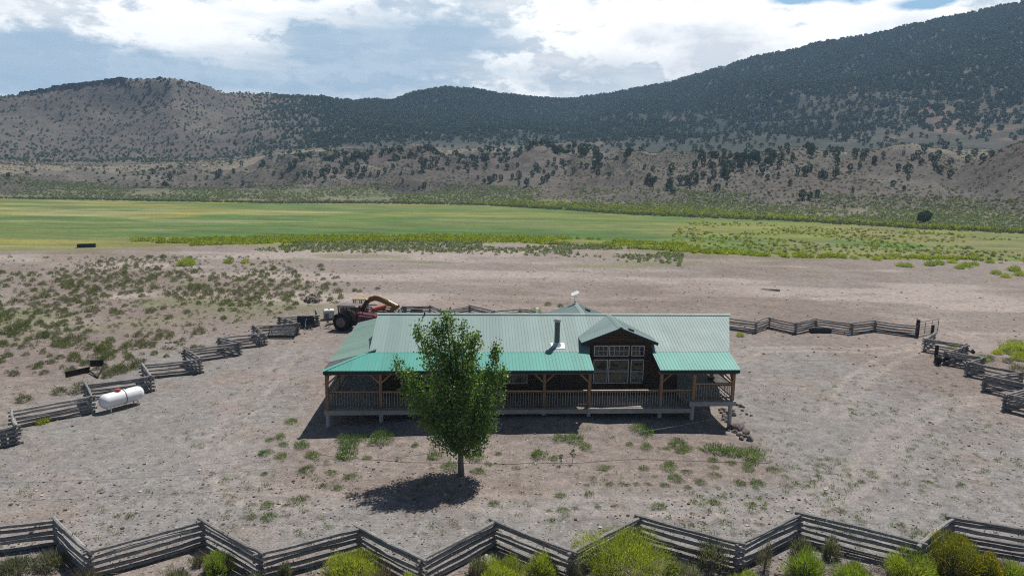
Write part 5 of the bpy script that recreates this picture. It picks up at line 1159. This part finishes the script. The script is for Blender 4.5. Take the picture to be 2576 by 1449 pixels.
# ---------------------------------------------------------------- boulders
import bmesh
def rockmesh(seed):
    bm = bmesh.new(); bmesh.ops.create_icosphere(bm, subdivisions=2, radius=.5); rr = np.random.default_rng(seed); dirs = rr.normal(size=(9, 3)); dirs /= np.linalg.norm(dirs, axis=1)[:, None]; cut = rr.uniform(.30, .46, 9)
    for v in bm.verts:
        p = np.array(v.co)
        for dd, c_ in zip(dirs, cut):
            t = p@dd
            if t > c_: p = p-dd*(t-c_)
        p = p*(1+rr.normal()*.03); v.co = p
    me = bpy.data.meshes.new('boulder'); bm.to_mesh(me); bm.free(); return me
rm, nt, out = newmat('basalt_boulder'); v_ = objc(nt); oi = nt.nodes.new('ShaderNodeObjectInfo').outputs['Random']
c = mixc(nt, oi, (.10, .088, .085), (.22, .18, .165)); c = mixc(nt, ramp(nt, noise(nt, v_, 4, 6, .65), [(.35, 0), (.7, 1)]), c, (.27, .24, .22)); principled(nt, out, c, .9, 0, .2, bump(nt, noise(nt, v_, 9, 5), .5, .03))
meB = [rockmesh(k) for k in range(6)]
for m_ in meB: m_.materials.append(rm)
bl_ = [(1800, 1100, 180, 'large dark boulder against the corner pier of the porch'), (1750, 1180, 84, 'dark boulder at the foot of the corner pier'), (1840, 1220, 94, 'reddish boulder in the pile below the porch corner'), (1950, 1190, 112, 'long dark boulder at the right of the porch corner pile'), (2010, 1300, 112, 'reddish boulder at the lower right end of the porch corner pile'), (1930, 1260, 64, 'small boulder in the middle of the porch corner pile'), (1870, 1300, 72, 'pale flat stone at the bottom of the porch corner pile')]
bl_ += [(a, b, c, None) for a, b, c in ((1740, 890, 82), (1640, 860, 92), (1590, 820, 82), (1550, 790, 72), (1600, 930, 92), (1620, 1000, 72), (1560, 970, 62), (1790, 720, 54), (1850, 740, 62), (1900, 760, 44), (1680, 800, 62), (1720, 830, 62), (1960, 880, 44), (2030, 900, 44), (1530, 850, 60), (1570, 890, 60), (1650, 920, 60), (1500, 810, 50), (1660, 960, 64), (1880, 820, 44))]
for i, (zx, zy, w, lab) in enumerate(bl_):
    px, py = (1850+zx/5.795)/1.1646, (1060+(zy+w*.25)/5.795)/1.1646; p = hit(px, py); dep = float(np.dot(p-CAM, fw)); s = w/5.795/1.1646/F*dep*1.35
    o = link('boulder', meB[i % 6], None, None, (p[0], p[1], gz(p[0], p[1])+s*.16)); o.scale = (s*1.15, s, s*.8); o.rotation_euler = (i*.3, 0, i*1.9)
    setp(o, lab or 'dark angular stone of the rock bank under the right end of the porch', 'boulder', None if lab else 'stones of the bank under the porch end')
rg = random.Random(4)
for i in range(44):
    px = rg.gauss(783, 14); py = 762-rg.random()*8; p = hit(px, py); s = rg.uniform(.25, .75); t = max(0, 1-abs(px-783)/26)
    o = link('boulder', meB[i % 6], None, None, (p[0], p[1]+rg.uniform(-.6, .6), gz(p[0], p[1])+.1+t*rg.uniform(0, .65))); o.scale = (s*1.2, s, s*.75); o.rotation_euler = (i*.7, i*.4, i*1.9); setp(o, 'grey angular rock in the heap beyond the left fence behind the white water tote', 'rock', 'rocks in the heap left of the tractor')
for px, py, s, lab in ((1432, 1376, .3, 'x'),):
    pass
# ---------------------------------------------------------------- propane tank
M_RED = simple('dark_red_paint', (.135, .010, .018), .35, 0, .5, .2, 2, (.10, .03, .03)); M_PINK = simple('faded_red_plastic', (.42, .07, .10), .5)
p = hit(300, 1030); p2 = hit(342, 1012)
pa = math.radians(57)
pt = empty('propane_tank', (p[0]+.05, p[1]+.35, gz(p[0], p[1])), pa, 'white cylindrical propane tank with a faded red dome lid by the left fence', 'tank')
prof = []; R_t, Lh = .52, 1.56
for t in np.linspace(-math.pi/2, 0, 8): prof.append((max(.01, R_t*math.cos(t)), -Lh+R_t*.85+R_t*.85*math.sin(t)))
for t in np.linspace(0, math.pi/2, 8): prof.append((max(.01, R_t*math.cos(t)), Lh-R_t*.85+R_t*.85*math.sin(t)))
MB().lathe(prof, (0, 0, .82), 'x', 28).build('tank_shell', M_WHITE, pt, smooth=True)
MB().lathe([(.2, 1.28), (.2, 1.42), (.17, 1.49), (.02, 1.52)], (-.25, 0, 0), 'z', 16).build('dome_lid', M_PINK, pt, smooth=True)
st_ = MB(); st_.tube([(.12, (.535)*math.cos(t), .82+(.535)*math.sin(t)) for t in np.linspace(-1.9, 4.2, 26)], .022, 5); st_.build('strap', simple('brown_strap', (.10, .08, .06), .7), pt)
for x in (-.95, .95):
    for y in (-.28, .28): MB().box((x, y, .2), (.07, .09, .5)).build('leg', M_WHITE, pt)
MB().lathe([(.05, 1.3), (.05, 1.36), (.01, 1.38)], (1.2, 0, 0), 'z', 8).build('valve', M_STEEL, pt); MB().lathe([(.04, 1.3), (.04, 1.37), (.01, 1.38)], (.3, 0, 0), 'z', 8).build('gauge', M_BLACK, pt)
# ---------------------------------------------------------------- tractor
M_TYRE = simple('black_tyre', (.014, .014, .014), .85, 0, .2, .3, 4, (.05, .042, .035)); M_RIM = simple('dark_rim', (.13, .11, .11), .5, .3, .4, .3, 4); M_CAB = simple('dark_brown_cab_frame', (.045, .022, .02), .5)
p = hit(866, 829); tr_ = empty('tractor', (p[0], p[1]+.35, gz(p[0], p[1])), math.radians(-10), 'red farm tractor with a dark cab and a big black rear wheel', 'tractor')
def wheel(x, y, R, w, root, lugs):
    wt = MB(); wt.lathe([(R*.60, -w/2), (R*.9, -w/2), (R*.97, -w*.38), (R*.97, w*.38), (R*.9, w/2), (R*.60, w/2), (R*.56, w*.3), (R*.56, -w*.3), (R*.60, -w/2)], (x, y, R), 'y', 32, cap=False)
    for i in range(lugs):
        a = 2*math.pi*i/lugs
        for s in (-1, 1):
            a2 = a+(math.pi/lugs if s > 0 else 0); c = Vector((x+math.sin(a2)*R*.985, y+s*w*.24, R+math.cos(a2)*R*.985))
            wt.box(c, (.055, w*.5, .08), Matrix.Rotation(a2, 3, 'Y') @ Matrix.Rotation(s*.6, 3, 'Z'))
    nm = 'rear_wheel' if R > .7 else 'front_wheel'; o = wt.build(nm, M_TYRE, root)
    for s in (-1,):
        rm_ = MB(); rm_.lathe([(R*.62, -w*.47), (R*.57, -w*.46), (R*.5, -w*.2), (R*.2, -w*.16), (R*.14, -w*.3), (.02, -w*.3)], (x, y, R), 'y', 24); rm_.lathe([(R*.6, w*.42), (R*.5, w*.2), (.02, w*.2)], (x, y, R), 'y', 24)
        for i in range(8): a = 2*math.pi*i/8; rm_.box((x+math.sin(a)*R*.52, y-w*.36, R+math.cos(a)*R*.52), (.09, .05, .09), Matrix.Rotation(a, 3, 'Y'))
        rm_.build('rim', M_RIM, o)
wheel(0, -.85, .92, .5, tr_, 22); wheel(0, .85, .92, .5, tr_, 22); wheel(2.75, -.8, .58, .36, tr_, 18); wheel(2.75, .8, .58, .36, tr_, 18)
hd = MB(); hd.prism([(1.55, 1.0), (3.75, 1.02), (3.82, 1.12), (3.72, 1.68), (3.5, 1.76), (1.55, 1.95)], -.42, .42, 'y'); h_ = hd.build('hood', M_RED, tr_)
for s in (-.43, .43): MB().box((2.6, s, 1.62), (1.5, .012, .06), Matrix.Rotation(.06, 3, 'Y')).build('hood_stripe', M_WHITE, h_); MB().box((2.2, s, 1.28), (.5, .014, .16)).build('side_vent', M_BLACK, h_)
gr = MB()
for z in np.linspace(1.1, 1.6, 7): gr.box((3.8-(z-1.1)*.16, 0, z), (.03, .7, .03))
gr.build('grille', M_BLACK, h_)
for s in (-.27, .27): MB().lathe([(.085, 3.79), (.085, 3.83), (.01, 3.84)], (0, s, 1.2), 'x', 10).build('headlight', M_FRAME, tr_)
MB().box((1.3, 0, .82), (3.6, .5, .42), bev=.05).box((2.75, 0, .58), (.2, 1.4, .18)).box((0, 0, .84), (.3, 1.5, .3)).build('chassis', M_BLACK, tr_)
cb_ = MB()
for x, y in ((-.45, -.72), (.55, -.74), (1.55, -.6), (-.45, .72), (.55, .74), (1.55, .6)): cb_.bar((x+(.12 if x < 0 else 0), y, 1.15), (x, y*.92, 2.62), .09, .09)
for y in (-.72, .72): cb_.bar((-.45, y, 1.2), (1.55, y*.85, 1.2), .08, .12); cb_.bar((-.45, y*.92, 2.6), (1.55, y*.8, 2.6), .07, .07)
cb_.bar((-.4, -.72, 1.2), (-.4, .72, 1.2), .08, .3); cb_.bar((1.55, -.6, 1.6), (1.55, .6, 1.6), .06, .5); cb_.build('cab_frame', M_CAB, tr_)
gl_ = MB()
for y in (-.71, .71): gl_.add([(-.42, y, 1.28), (1.52, y*.84, 1.28), (1.52, y*.8, 2.56), (-.42, y*.93, 2.56)], [(0, 1, 2, 3)])
gl_.add([(1.54, -.58, 1.85), (1.54, .58, 1.85), (1.54, .52, 2.56), (1.54, -.52, 2.56)], [(0, 1, 2, 3)]).add([(-.44, -.68, 1.35), (-.44, .68, 1.35), (-.44, .64, 2.56), (-.44, -.64, 2.56)], [(0, 1, 2, 3)])
gl_.build('cab_glass', M_CABGLASS, tr_)
MB().box((.15, 0, 1.45), (.5, .5, .12), bev=.03).box((-.1, 0, 1.75), (.12, .5, .6), bev=.03).build('seat', M_BLACK, tr_)
MB().tube([(.95+.17*math.cos(t)*.5, .17*math.sin(t), 1.85+.17*math.cos(t)*.8) for t in np.linspace(0, 6.283, 15)], .014, 5).tube([(.95, 0, 1.85), (1.3, 0, 1.5)], .02, 5).build('steering_wheel', M_BLACK, tr_)
MB().box((.55, 0, 2.70), (2.35, 1.62, .16), taper=.92, bev=.06).build('cab_roof', simple('dusty_plum_roof', (.16, .135, .145), .5, 0, .4, .2, 2), tr_)
for s in (-.6, .6): MB().box((1.72, s, 2.66), (.1, .26, .12), bev=.02).build('work_light', M_FRAME, tr_)
for s in (-.86, .86):
    fm = MB(); pr_ = [(math.sin(t)*1.06, .92+math.cos(t)*1.06) for t in np.linspace(-1.1, 1.35, 12)]; pr_ += [(a*.93, .92+(b-.92)*.93) for a, b in pr_[::-1]]
    fm.prism(pr_, s-.27, s+.27, 'y'); fm.build('fender', M_CAB, tr_)
MB().tube([(2.2, -.3, 1.8), (2.2, -.3, 2.65), (2.14, -.3, 2.75)], .04, 8).build('exhaust', M_BLACK, tr_)
lk = MB(); lk.bar((-.5, -.4, .7), (-2.0, -.35, .35), .07, .09); lk.bar((-.5, .4, .7), (-2.0, .35, .35), .07, .09); lk.bar((-.5, 0, 1.3), (-2.0, 0, .8), .06); lk.bar((-2.0, -.35, .35), (-2.0, 0, .8), .06); lk.bar((-2.0, .35, .35), (-2.0, 0, .8), .06); lk.bar((-2.05, -.7, .3), (-2.05, .9, .3), .1, .12); lk.build('rear_hitch', M_GATE, tr_)
MB().box((.62, -.9, .62), (.3, .26, .05)).box((.62, -.92, .95), (.3, .22, .05)).bar((.5, -.98, .62), (.5, -.98, 1.2), .03).bar((.75, -.98, .62), (.75, -.98, 1.2), .03).build('step', M_BLACK, tr_)
# ---------------------------------------------------------------- excavator
M_YEL = simple('faded_ochre_paint', (.25, .125, .035), .6, 0, .2, .2, 1.5, (.22, .14, .06)); M_PALEY = simple('sun_bleached_yellow', (.40, .29, .13), .6)
p = hit(904, 811); ex = empty('excavator', (p[0], p[1]+.6, gz(p[0], p[1])), 0, 'faded yellow excavator with an arched boom behind the red tractor', 'excavator')
zx = lambda X, Z: ((X-985)/7.5/21.8, (680-Z)/7.5/21.2)
bm_ = [zx(1045, 440), zx(1085, 370), zx(1120, 310), zx(1180, 265), zx(1270, 240), zx(1350, 255), zx(1470, 315), zx(1640, 392)]
up_, dn_ = [], []
for i, (a, b) in enumerate(bm_):
    q0, q1 = bm_[max(i-1, 0)], bm_[min(i+1, len(bm_)-1)]; dx, dz = q1[0]-q0[0], q1[1]-q0[1]; l = math.hypot(dx, dz); h = [.19, .24, .27, .28, .29, .28, .23, .17][i]
    up_.append((a-dz/l*h, b+dx/l*h)); dn_.append((a+dz/l*h, b-dx/l*h))
mb = MB()
for i in range(len(bm_)-1): mb.prism([up_[i], up_[i+1], dn_[i+1], dn_[i]], -.21, .21, 'y')
mb.build('boom', M_YEL, ex)
a, b = zx(1345, 232), zx(1690, 378); cyl = MB(); cyl.tube([(a[0], 0, a[1]+.12), ((a[0]+b[0])/2, 0, (a[1]+b[1])/2+.12)], .085, 8); cy_ = cyl.build('arm_cylinder', M_PALEY, ex); MB().tube([((a[0]+b[0])/2, 0, (a[1]+b[1])/2+.12), (b[0], 0, b[1]+.06)], .05, 8).build('piston_rod', M_STEEL, cy_)
t0, t1_, t2 = zx(1715, 372), zx(1650, 420), zx(1500, 520); mb = MB(); mb.prism([zx(1720, 360), zx(1735, 400), zx(1660, 455), zx(1540, 540), zx(1470, 520), zx(1610, 395)], -.18, .18, 'y'); mb.build('stick', M_YEL, ex)
mb = MB(); c0 = zx(1490, 530); mb.prism([(c0[0]-.1, c0[1]+.15), (c0[0]+.35, c0[1]-.05), (c0[0]+.3, c0[1]-.6), (c0[0]-.25, c0[1]-.75), (c0[0]-.5, c0[1]-.35)], -.45, .45, 'y')
for y in np.linspace(-.38, .38, 5): mb.box((c0[0]-.52, y, c0[1]-.5), (.2, .08, .08))
mb.build('bucket', M_GATE, ex)
# cab
x0, x1 = zx(885, 0)[0], zx(1150, 0)[0]; cbm = MB()
for x in (x0+.06, (x0+x1)/2, x1-.1):
    for y in (-.95, -.05): cbm.box((x, y, 1.88), (.09, .09, 1.6))
cbm.box(((x0+x1)/2, -.5, 1.16), (x1-x0-.05, 1.0, .35)); cbm.build('cab_frame', M_DKTRIM, ex)
MB().box(((x0+x1)/2-.02, -.5, 2.74), (x1-x0+.12, 1.2, .14), taper=.95, bev=.05).build('cab_roof', M_PALEY, ex)
g = MB(); g.add([(x0+.1, -.96, 1.35), (x1-.14, -.96, 1.35), (x1-.14, -.96, 2.62), (x0+.1, -.96, 2.62)], [(0, 1, 2, 3)]); g.add([(x1-.1, -.92, 1.35), (x1-.1, -.08, 1.35), (x1-.1, -.08, 2.62), (x1-.1, -.92, 2.62)], [(0, 1, 2, 3)]); g.build('cab_glass', M_CABGLASS, ex)
MB().box((-.35, 0, .95), (2.6, 2.2, .16)).box((-1.4, .0, 1.4), (1.3, 2.3, .8), bev=.08).box((-.2, .62, 1.3), (1.2, .9, .6), bev=.05).build('body', M_YEL, ex)
for y in (-.95, .95):
    tk = MB(); pl_ = [(math.cos(t)*.4+(1.35 if math.cos(t) > 0 else -1.35), .42+math.sin(t)*.4) for t in np.linspace(0, 2*math.pi, 24, endpoint=False)]
    tk.prism(pl_, y-.25, y+.25, 'y'); 
    for i in range(14): tk.box((-1.4+i*.215, y, .83), (.1, .52, .05)).box((-1.4+i*.215, y, .02), (.1, .52, .05))
    tk.build('track', M_GATE, ex)
MB().box((0, 0, .55), (1.6, 1.5, .4)).build('undercarriage', M_BLACK, ex)
# red roller beside it
p = hit(952, 800); rl = empty('land_roller', (p[0], p[1]+.2, gz(p[0], p[1])), math.radians(10), 'red steel roller with a white hub in front of the excavator bucket', 'farm implement')
M_ORED = simple('faded_orange_red', (.36, .075, .045), .5, 0, .4, .2, 2)
d0 = Vector((-.8, -.35, 1.05)); d1 = Vector((.75, .5, 1.28)); MB().tube([d0, d0+(d1-d0)*.02, d1], [.30, .33, .33], 18).build('drum', M_ORED, rl); dd = (d0-d1).normalized()
MB().tube([d0+dd*.005, d0+dd*.05], .12, 12).build('hub', M_WHITE, rl)
MB().bar((-.6, -.2, .05), (-.6, -.2, .85), .1).bar((.55, .4, .05), (.55, .4, 1.0), .1).bar((-.6, -.2, .3), (.55, .4, .3), .1).bar((.5, .3, .9), (1.5, -.1, .75), .09, .16).bar((1.0, .1, .85), (1.5, .3, .5), .08).build('stand', simple('red_frame', (.25, .05, .035), .6), rl)
# water tote
p = hit(826, 805); tb = empty('water_tote', (p[0], p[1]+.35, gz(p[0], p[1])), math.radians(14), 'white caged plastic water tote standing left of the tractor', 'water tote')
MB().box((0, 0, .68), (1.16, .96, 1.0), bev=.09).build('tank_body', simple('translucent_white_plastic', (.70, .73, .70), .45, 0, .4, .06), tb)
cg = MB()
for z in (.22, .5, .8, 1.1):
    for y in (-.5, .5): cg.bar((-.6, y, z), (.6, y, z), .02)
    for x in (-.6, .6): cg.bar((x, -.5, z), (x, .5, z), .02)
for t in np.linspace(-.6, .6, 6):
    for y in (-.5, .5): cg.bar((t, y, .14), (t, y, 1.17), .02)
for t in np.linspace(-.5, .5, 5):
    for x in (-.6, .6): cg.bar((x, t, .14), (x, t, 1.17), .02)
cg.build('cage', M_STEEL, tb); MB().box((-.27, -.515, .52), (.5, .02, .52)).build('label_plate', simple('grey_plate', (.16, .17, .19), .5), tb); MB().box((0, 0, .07), (1.2, 1.0, .13)).build('pallet', W_DECK, tb); MB().lathe([(.11, 1.17), (.11, 1.23), (.01, 1.24)], (0, 0, 0), 'z', 12).build('lid', M_BLACK, tb)
# slatted steel grid leaning by the left fence
p = hit(711, 850); cg_ = empty('cattle_grid', (p[0], p[1]-.35, gz(p[0], p[1])), math.radians(3), 'black slatted steel cattle grid propped up against the left fence', 'cattle grid')
tilt = Matrix.Rotation(math.radians(46), 3, 'X'); sl = MB()
for i in range(22): sl.box((-1.3+i*.124, .50, .66), (.062, 1.35, .05), tilt)
sl.build('slats', simple('black_slat', (.17, .17, .18), .4, .3, .5, .3), cg_)
fr = MB(); fr.box((0, -.07, .26), (2.75, .08, .2)); fr.box((0, 1.0, 1.14), (2.75, .07, .12)); fr.bar((-1.36, -.02, .2), (-1.36, 1.0, 1.14), .06, .14); fr.bar((1.36, -.02, .2), (1.36, 1.0, 1.14), .06, .14)
fr.build('grid_frame', M_BLACK, cg_)
for x in (-1.25, 1.25): MB().box((x, .98, .54), (.08, .08, 1.08)).build('leg', M_BLACK, cg_); MB().box((x, -.07, .09), (.08, .08, .18)).build('leg', M_BLACK, cg_)
# black sheet over the fence
p = hit(765, 829); n = 14; vs = []; rg = random.Random(2)
bs = empty('black_tarp', (p[0], p[1]+.6, gz(p[0], p[1])), math.radians(2), 'black plastic tarp hung over the left fence and weighted with pale stones', 'tarp')
for j in range(8):
    for i in range(n):
        u, w = i/(n-1), j/7; x = -.95+1.9*u; z = 1.32*(1-w)**1.0+.02; y = .25-w*w*.75-.10*math.sin(u*9+w*2)*w-(.05 if j else 0)
        vs.append((x+.12*w*math.sin(u*5), y+rg.uniform(-.03, .03), z-.12*abs(math.sin(u*4.2))*(1-w)*w))
fs = [(j*n+i, j*n+i+1, (j+1)*n+i+1, (j+1)*n+i) for j in range(7) for i in range(n-1)]
mtp = simple('black_sheet', (.012, .014, .017), .35, 0, .5); tm = MB().add(vs, fs).build('sheet', mtp, bs, smooth=True)
sf = tm.modifiers.new('thick', 'SOLIDIFY'); sf.thickness = .02
MB().tube([(.1, -.42, .25), (.02, -.28, .62), (.14, -.02, 1.1)], .018, 4).build('rope', M_WHITE, bs)
for i, (dx, s) in enumerate(((-.55, .3), (-.3, .24), (.05, .34), (.35, .28), (.55, .4))):
    o = link('boulder', meB[i], None, None, (p[0]+dx*1.6, p[1]-.15+.03*i, gz(p[0], p[1])+.07)); o.scale = (s, s*.8, s*.6); o.rotation_euler = (0, 0, i); setp(o, 'pale stone holding down the foot of the black tarp', 'stone', 'stones on the black tarp')
# rusty steel frame on the ground outside the left fence
pA, pB = hit(165, 951), hit(226, 938); pC, pD, pE = hit(228, 930), hit(262, 928), hit(246, 952)
sf_ = empty('steel_frame', (pA[0], pA[1], gz(pA[0], pA[1])), 0, 'rusty dark angle-iron frame lying outside the left fence', 'scrap metal'); o_ = np.array([pA[0], pA[1], gz(pA[0], pA[1])])
M_RUST = simple('dark_rusty_steel', (.035, .022, .02), .75, .2, .3, .3, 3)
L_ = lambda p, z: tuple(np.array([p[0], p[1], gz(p[0], p[1])+z])-o_)
MB().bar(L_(pA, .28), L_(pB, .3), .05, .5).build('long_beam', M_RUST, sf_); MB().bar(L_(pC, .55), L_(pD, .55), .06, .55).build('back_plate', M_RUST, sf_)
MB().bar(L_(pB, .2), L_(pE, .1), .1, .1).bar(L_(pD, .4), L_(pE, .1), .1, .1).bar(L_(pB, .4), L_(pC, .5), .08, .1).build('drawbar', M_RUST, sf_)
# far trough on the meadow edge, troughs, barrel, log
p0, p1 = hit(195, 623), hit(241, 622); tr2 = empty('stock_trough', tuple((p0+p1)/2), math.atan2(p1[1]-p0[1], p1[0]-p0[0]), 'long dark stock trough at the near edge of the meadow far left', 'trough'); L = float(np.hypot(*(p1-p0)[:2]))
def trough(root, L, w, h, mat, mi):
    t = MB(); t.box((0, 0, h*.08), (L, w, h*.16)); 
    for s in (-1, 1): t.box((0, s*(w/2-.03), h*.58), (L, .06, h*.84)); t.box((s*(L/2-.03), 0, h*.58), (.06, w-.12, h*.84))
    t.build('trough_body', mat, root); MB().box((0, 0, h*.7), (L-.14, w-.14, .01)).build('water', mi, root)
trough(tr2, L, 1.2, .75, M_BLACK, M_DARK)
p = hit(2062, 836); ft = empty('feed_trough', (p[0], p[1]-.1, gz(p[0], p[1])), HA, 'dark feed trough with a pale rim below the log fence right of the house', 'trough'); trough(ft, 2.3, .7, .45, M_BLACK, M_DARK); MB().box((0, .34, .5), (1.6, .05, .06)).build('pale_board', M_FRAME, ft)
p = hit(1016, 793); bb = empty('barrel', (p[0], p[1]+.2, gz(p[0], p[1])), 0, 'blue plastic barrel behind the house ridge beside the excavator', 'barrel')
MB().lathe([(.28, 0), (.31, .04), (.33, .3), (.31, .33), (.33, .36), (.33, .66), (.31, .69), (.33, .72), (.3, 1.0), (.26, 1.04), (.02, 1.04)], (0, 0, 0), 'z', 18).build('barrel_body', simple('blue_plastic', (.015, .05, .14), .45), bb, smooth=True); MB().lathe([(.05, 1.03), (.05, 1.07), (.01, 1.07)], (.14, 0, 0), 'z', 8).build('bung', M_BLACK, bb)
p = hit(1048, 793); ft = empty('metal_trough', (p[0], p[1]+.1, gz(p[0], p[1])), .05, 'dark metal trough behind the house ridge right of the blue barrel', 'trough'); trough(ft, 1.5, .8, .62, M_GATE, M_DARK)
p0, p1 = hit(1915, 729), hit(1962, 733); lg = MB(); q = (p0+p1)/2; lg.tube([tuple(p0-q+np.array([0, 0, .1])), (0, 0, .16), tuple(p1-q+np.array([0, 0, .14]))], [.05, .11, .16], 8); lg.tube([tuple((p0-q)*.5+np.array([0, 0, .12])), tuple((p0-q)*.7+np.array([0, .6, .3]))], [.04, .02], 5)
o = lg.build('fallen_log', W_FENCE); o.location = tuple(q); setp(o, 'pale dead log lying in the bare field above the right end of the house', 'log')
# dark farm implement by the right fence
p = hit(2392, 917); im = empty('farm_implement', (p[0], p[1], gz(p[0], p[1])), math.radians(-14), 'black three-point plough parked against the right fence', 'farm implement')
M_IMP = simple('worn_black_steel', (.018, .019, .02), .45, .4, .5, .3, 3)
fb = MB(); fb.bar((-1.2, -.4, .25), (.1, .1, .75), .14, .16); fb.bar((.1, .1, .75), (1.5, -.1, .45), .16, .18); fb.bar((.2, .15, .7), (1.4, .6, .5), .12); fb.bar((1.5, -.15, .45), (1.4, .65, .5), .12); fb.build('main_beam', M_IMP, im)
rk_ = MB()
for y in (0, .18): rk_.box((-1.0, .9+y, 1.0), (.28, .05, 1.1), bev=.02)
rk_.box((-.85, 1.0, .55), (.5, .4, .3)); rk_.build('upright_rack', M_IMP, im)
MB().lathe([(.02, -.2), (.40, -.2), (.43, -.16), (.43, .16), (.40, .2), (.02, .2)], (-1.25, -.35, .45), 'x', 18).build('gauge_wheel', M_TYRE, im)
ms = MB(); ms.bar((.7, .1, .7), (.95, .2, 1.75), .07); ms.bar((.95, .2, 1.75), (1.6, .3, 1.35), .06); ms.build('mast', M_IMP, im)
MB().prism([(1.55, 1.25), (1.8, 1.55), (2.0, 1.3), (1.85, 1.1)], .2, .5, 'y').build('seat_pan', M_IMP, im)
for x in (.4, .9, 1.35): MB().prism([(x, .6), (x+.1, .6), (x+.12, .15), (x-.25, .02), (x-.02, .2)], .2, .26, 'y').build('share', M_IMP, im)
p = hit(2572, 966); mk = MB(); mk.box((0, 0, .6), (.14, .05, 1.25), bev=.01); o = mk.build('marker_post', simple('yellow_marker', (.50, .33, .02), .5)); o.location = (p[0], p[1]+.1, gz(p[0], p[1])); setp(o, 'yellow marker post leaning inside the right fence at the picture edge', 'post')
# hose and wire across the front yard
def ground_line(pxs, rad, name, mat, lab, cat_, h=.02):
    pts = []
    for a, b in zip(pxs[:-1], pxs[1:]):
        for t in np.linspace(0, 1, 7, endpoint=False):
            q = hit(a[0]+(b[0]-a[0])*t, a[1]+(b[1]-a[1])*t); pts.append((q[0], q[1], gz(q[0], q[1])+h))
    o = MB().tube(pts, rad, 5).build(name, mat); return setp(o, lab, cat_)
ground_line([(800, 1143), (860, 1152), (960, 1158), (1015, 1163), (1200, 1166), (1290, 1168), (1340, 1164), (1440, 1166), (1520, 1160), (1600, 1155), (1680, 1158), (1800, 1162), (1960, 1166)], .010, 'irrigation_hose', simple('dusty_black_hose', (.055, .05, .047), .7), 'thin black irrigation hose snaking across the dirt in front of the house', 'hose')
wr = MB(); a = Vector(hp(28.25, .45, .55)); b = Vector((tp[0]+.1, tp[1]-.2, 1.55)); q = hit(-60, 1256); c = Vector((q[0], q[1], .9))
for s, e, sag in ((a, b, .35), (b, c, .35)):
    wr.tube([s+(e-s)*t+Vector((0, 0, -sag*4*t*(1-t))) for t in np.linspace(0, 1, 14)], .011, 4)
o = wr.build('fence_wire', M_STEEL); setp(o, 'single thin wire strung from the porch corner pier past the poplar trunk to the left', 'wire')
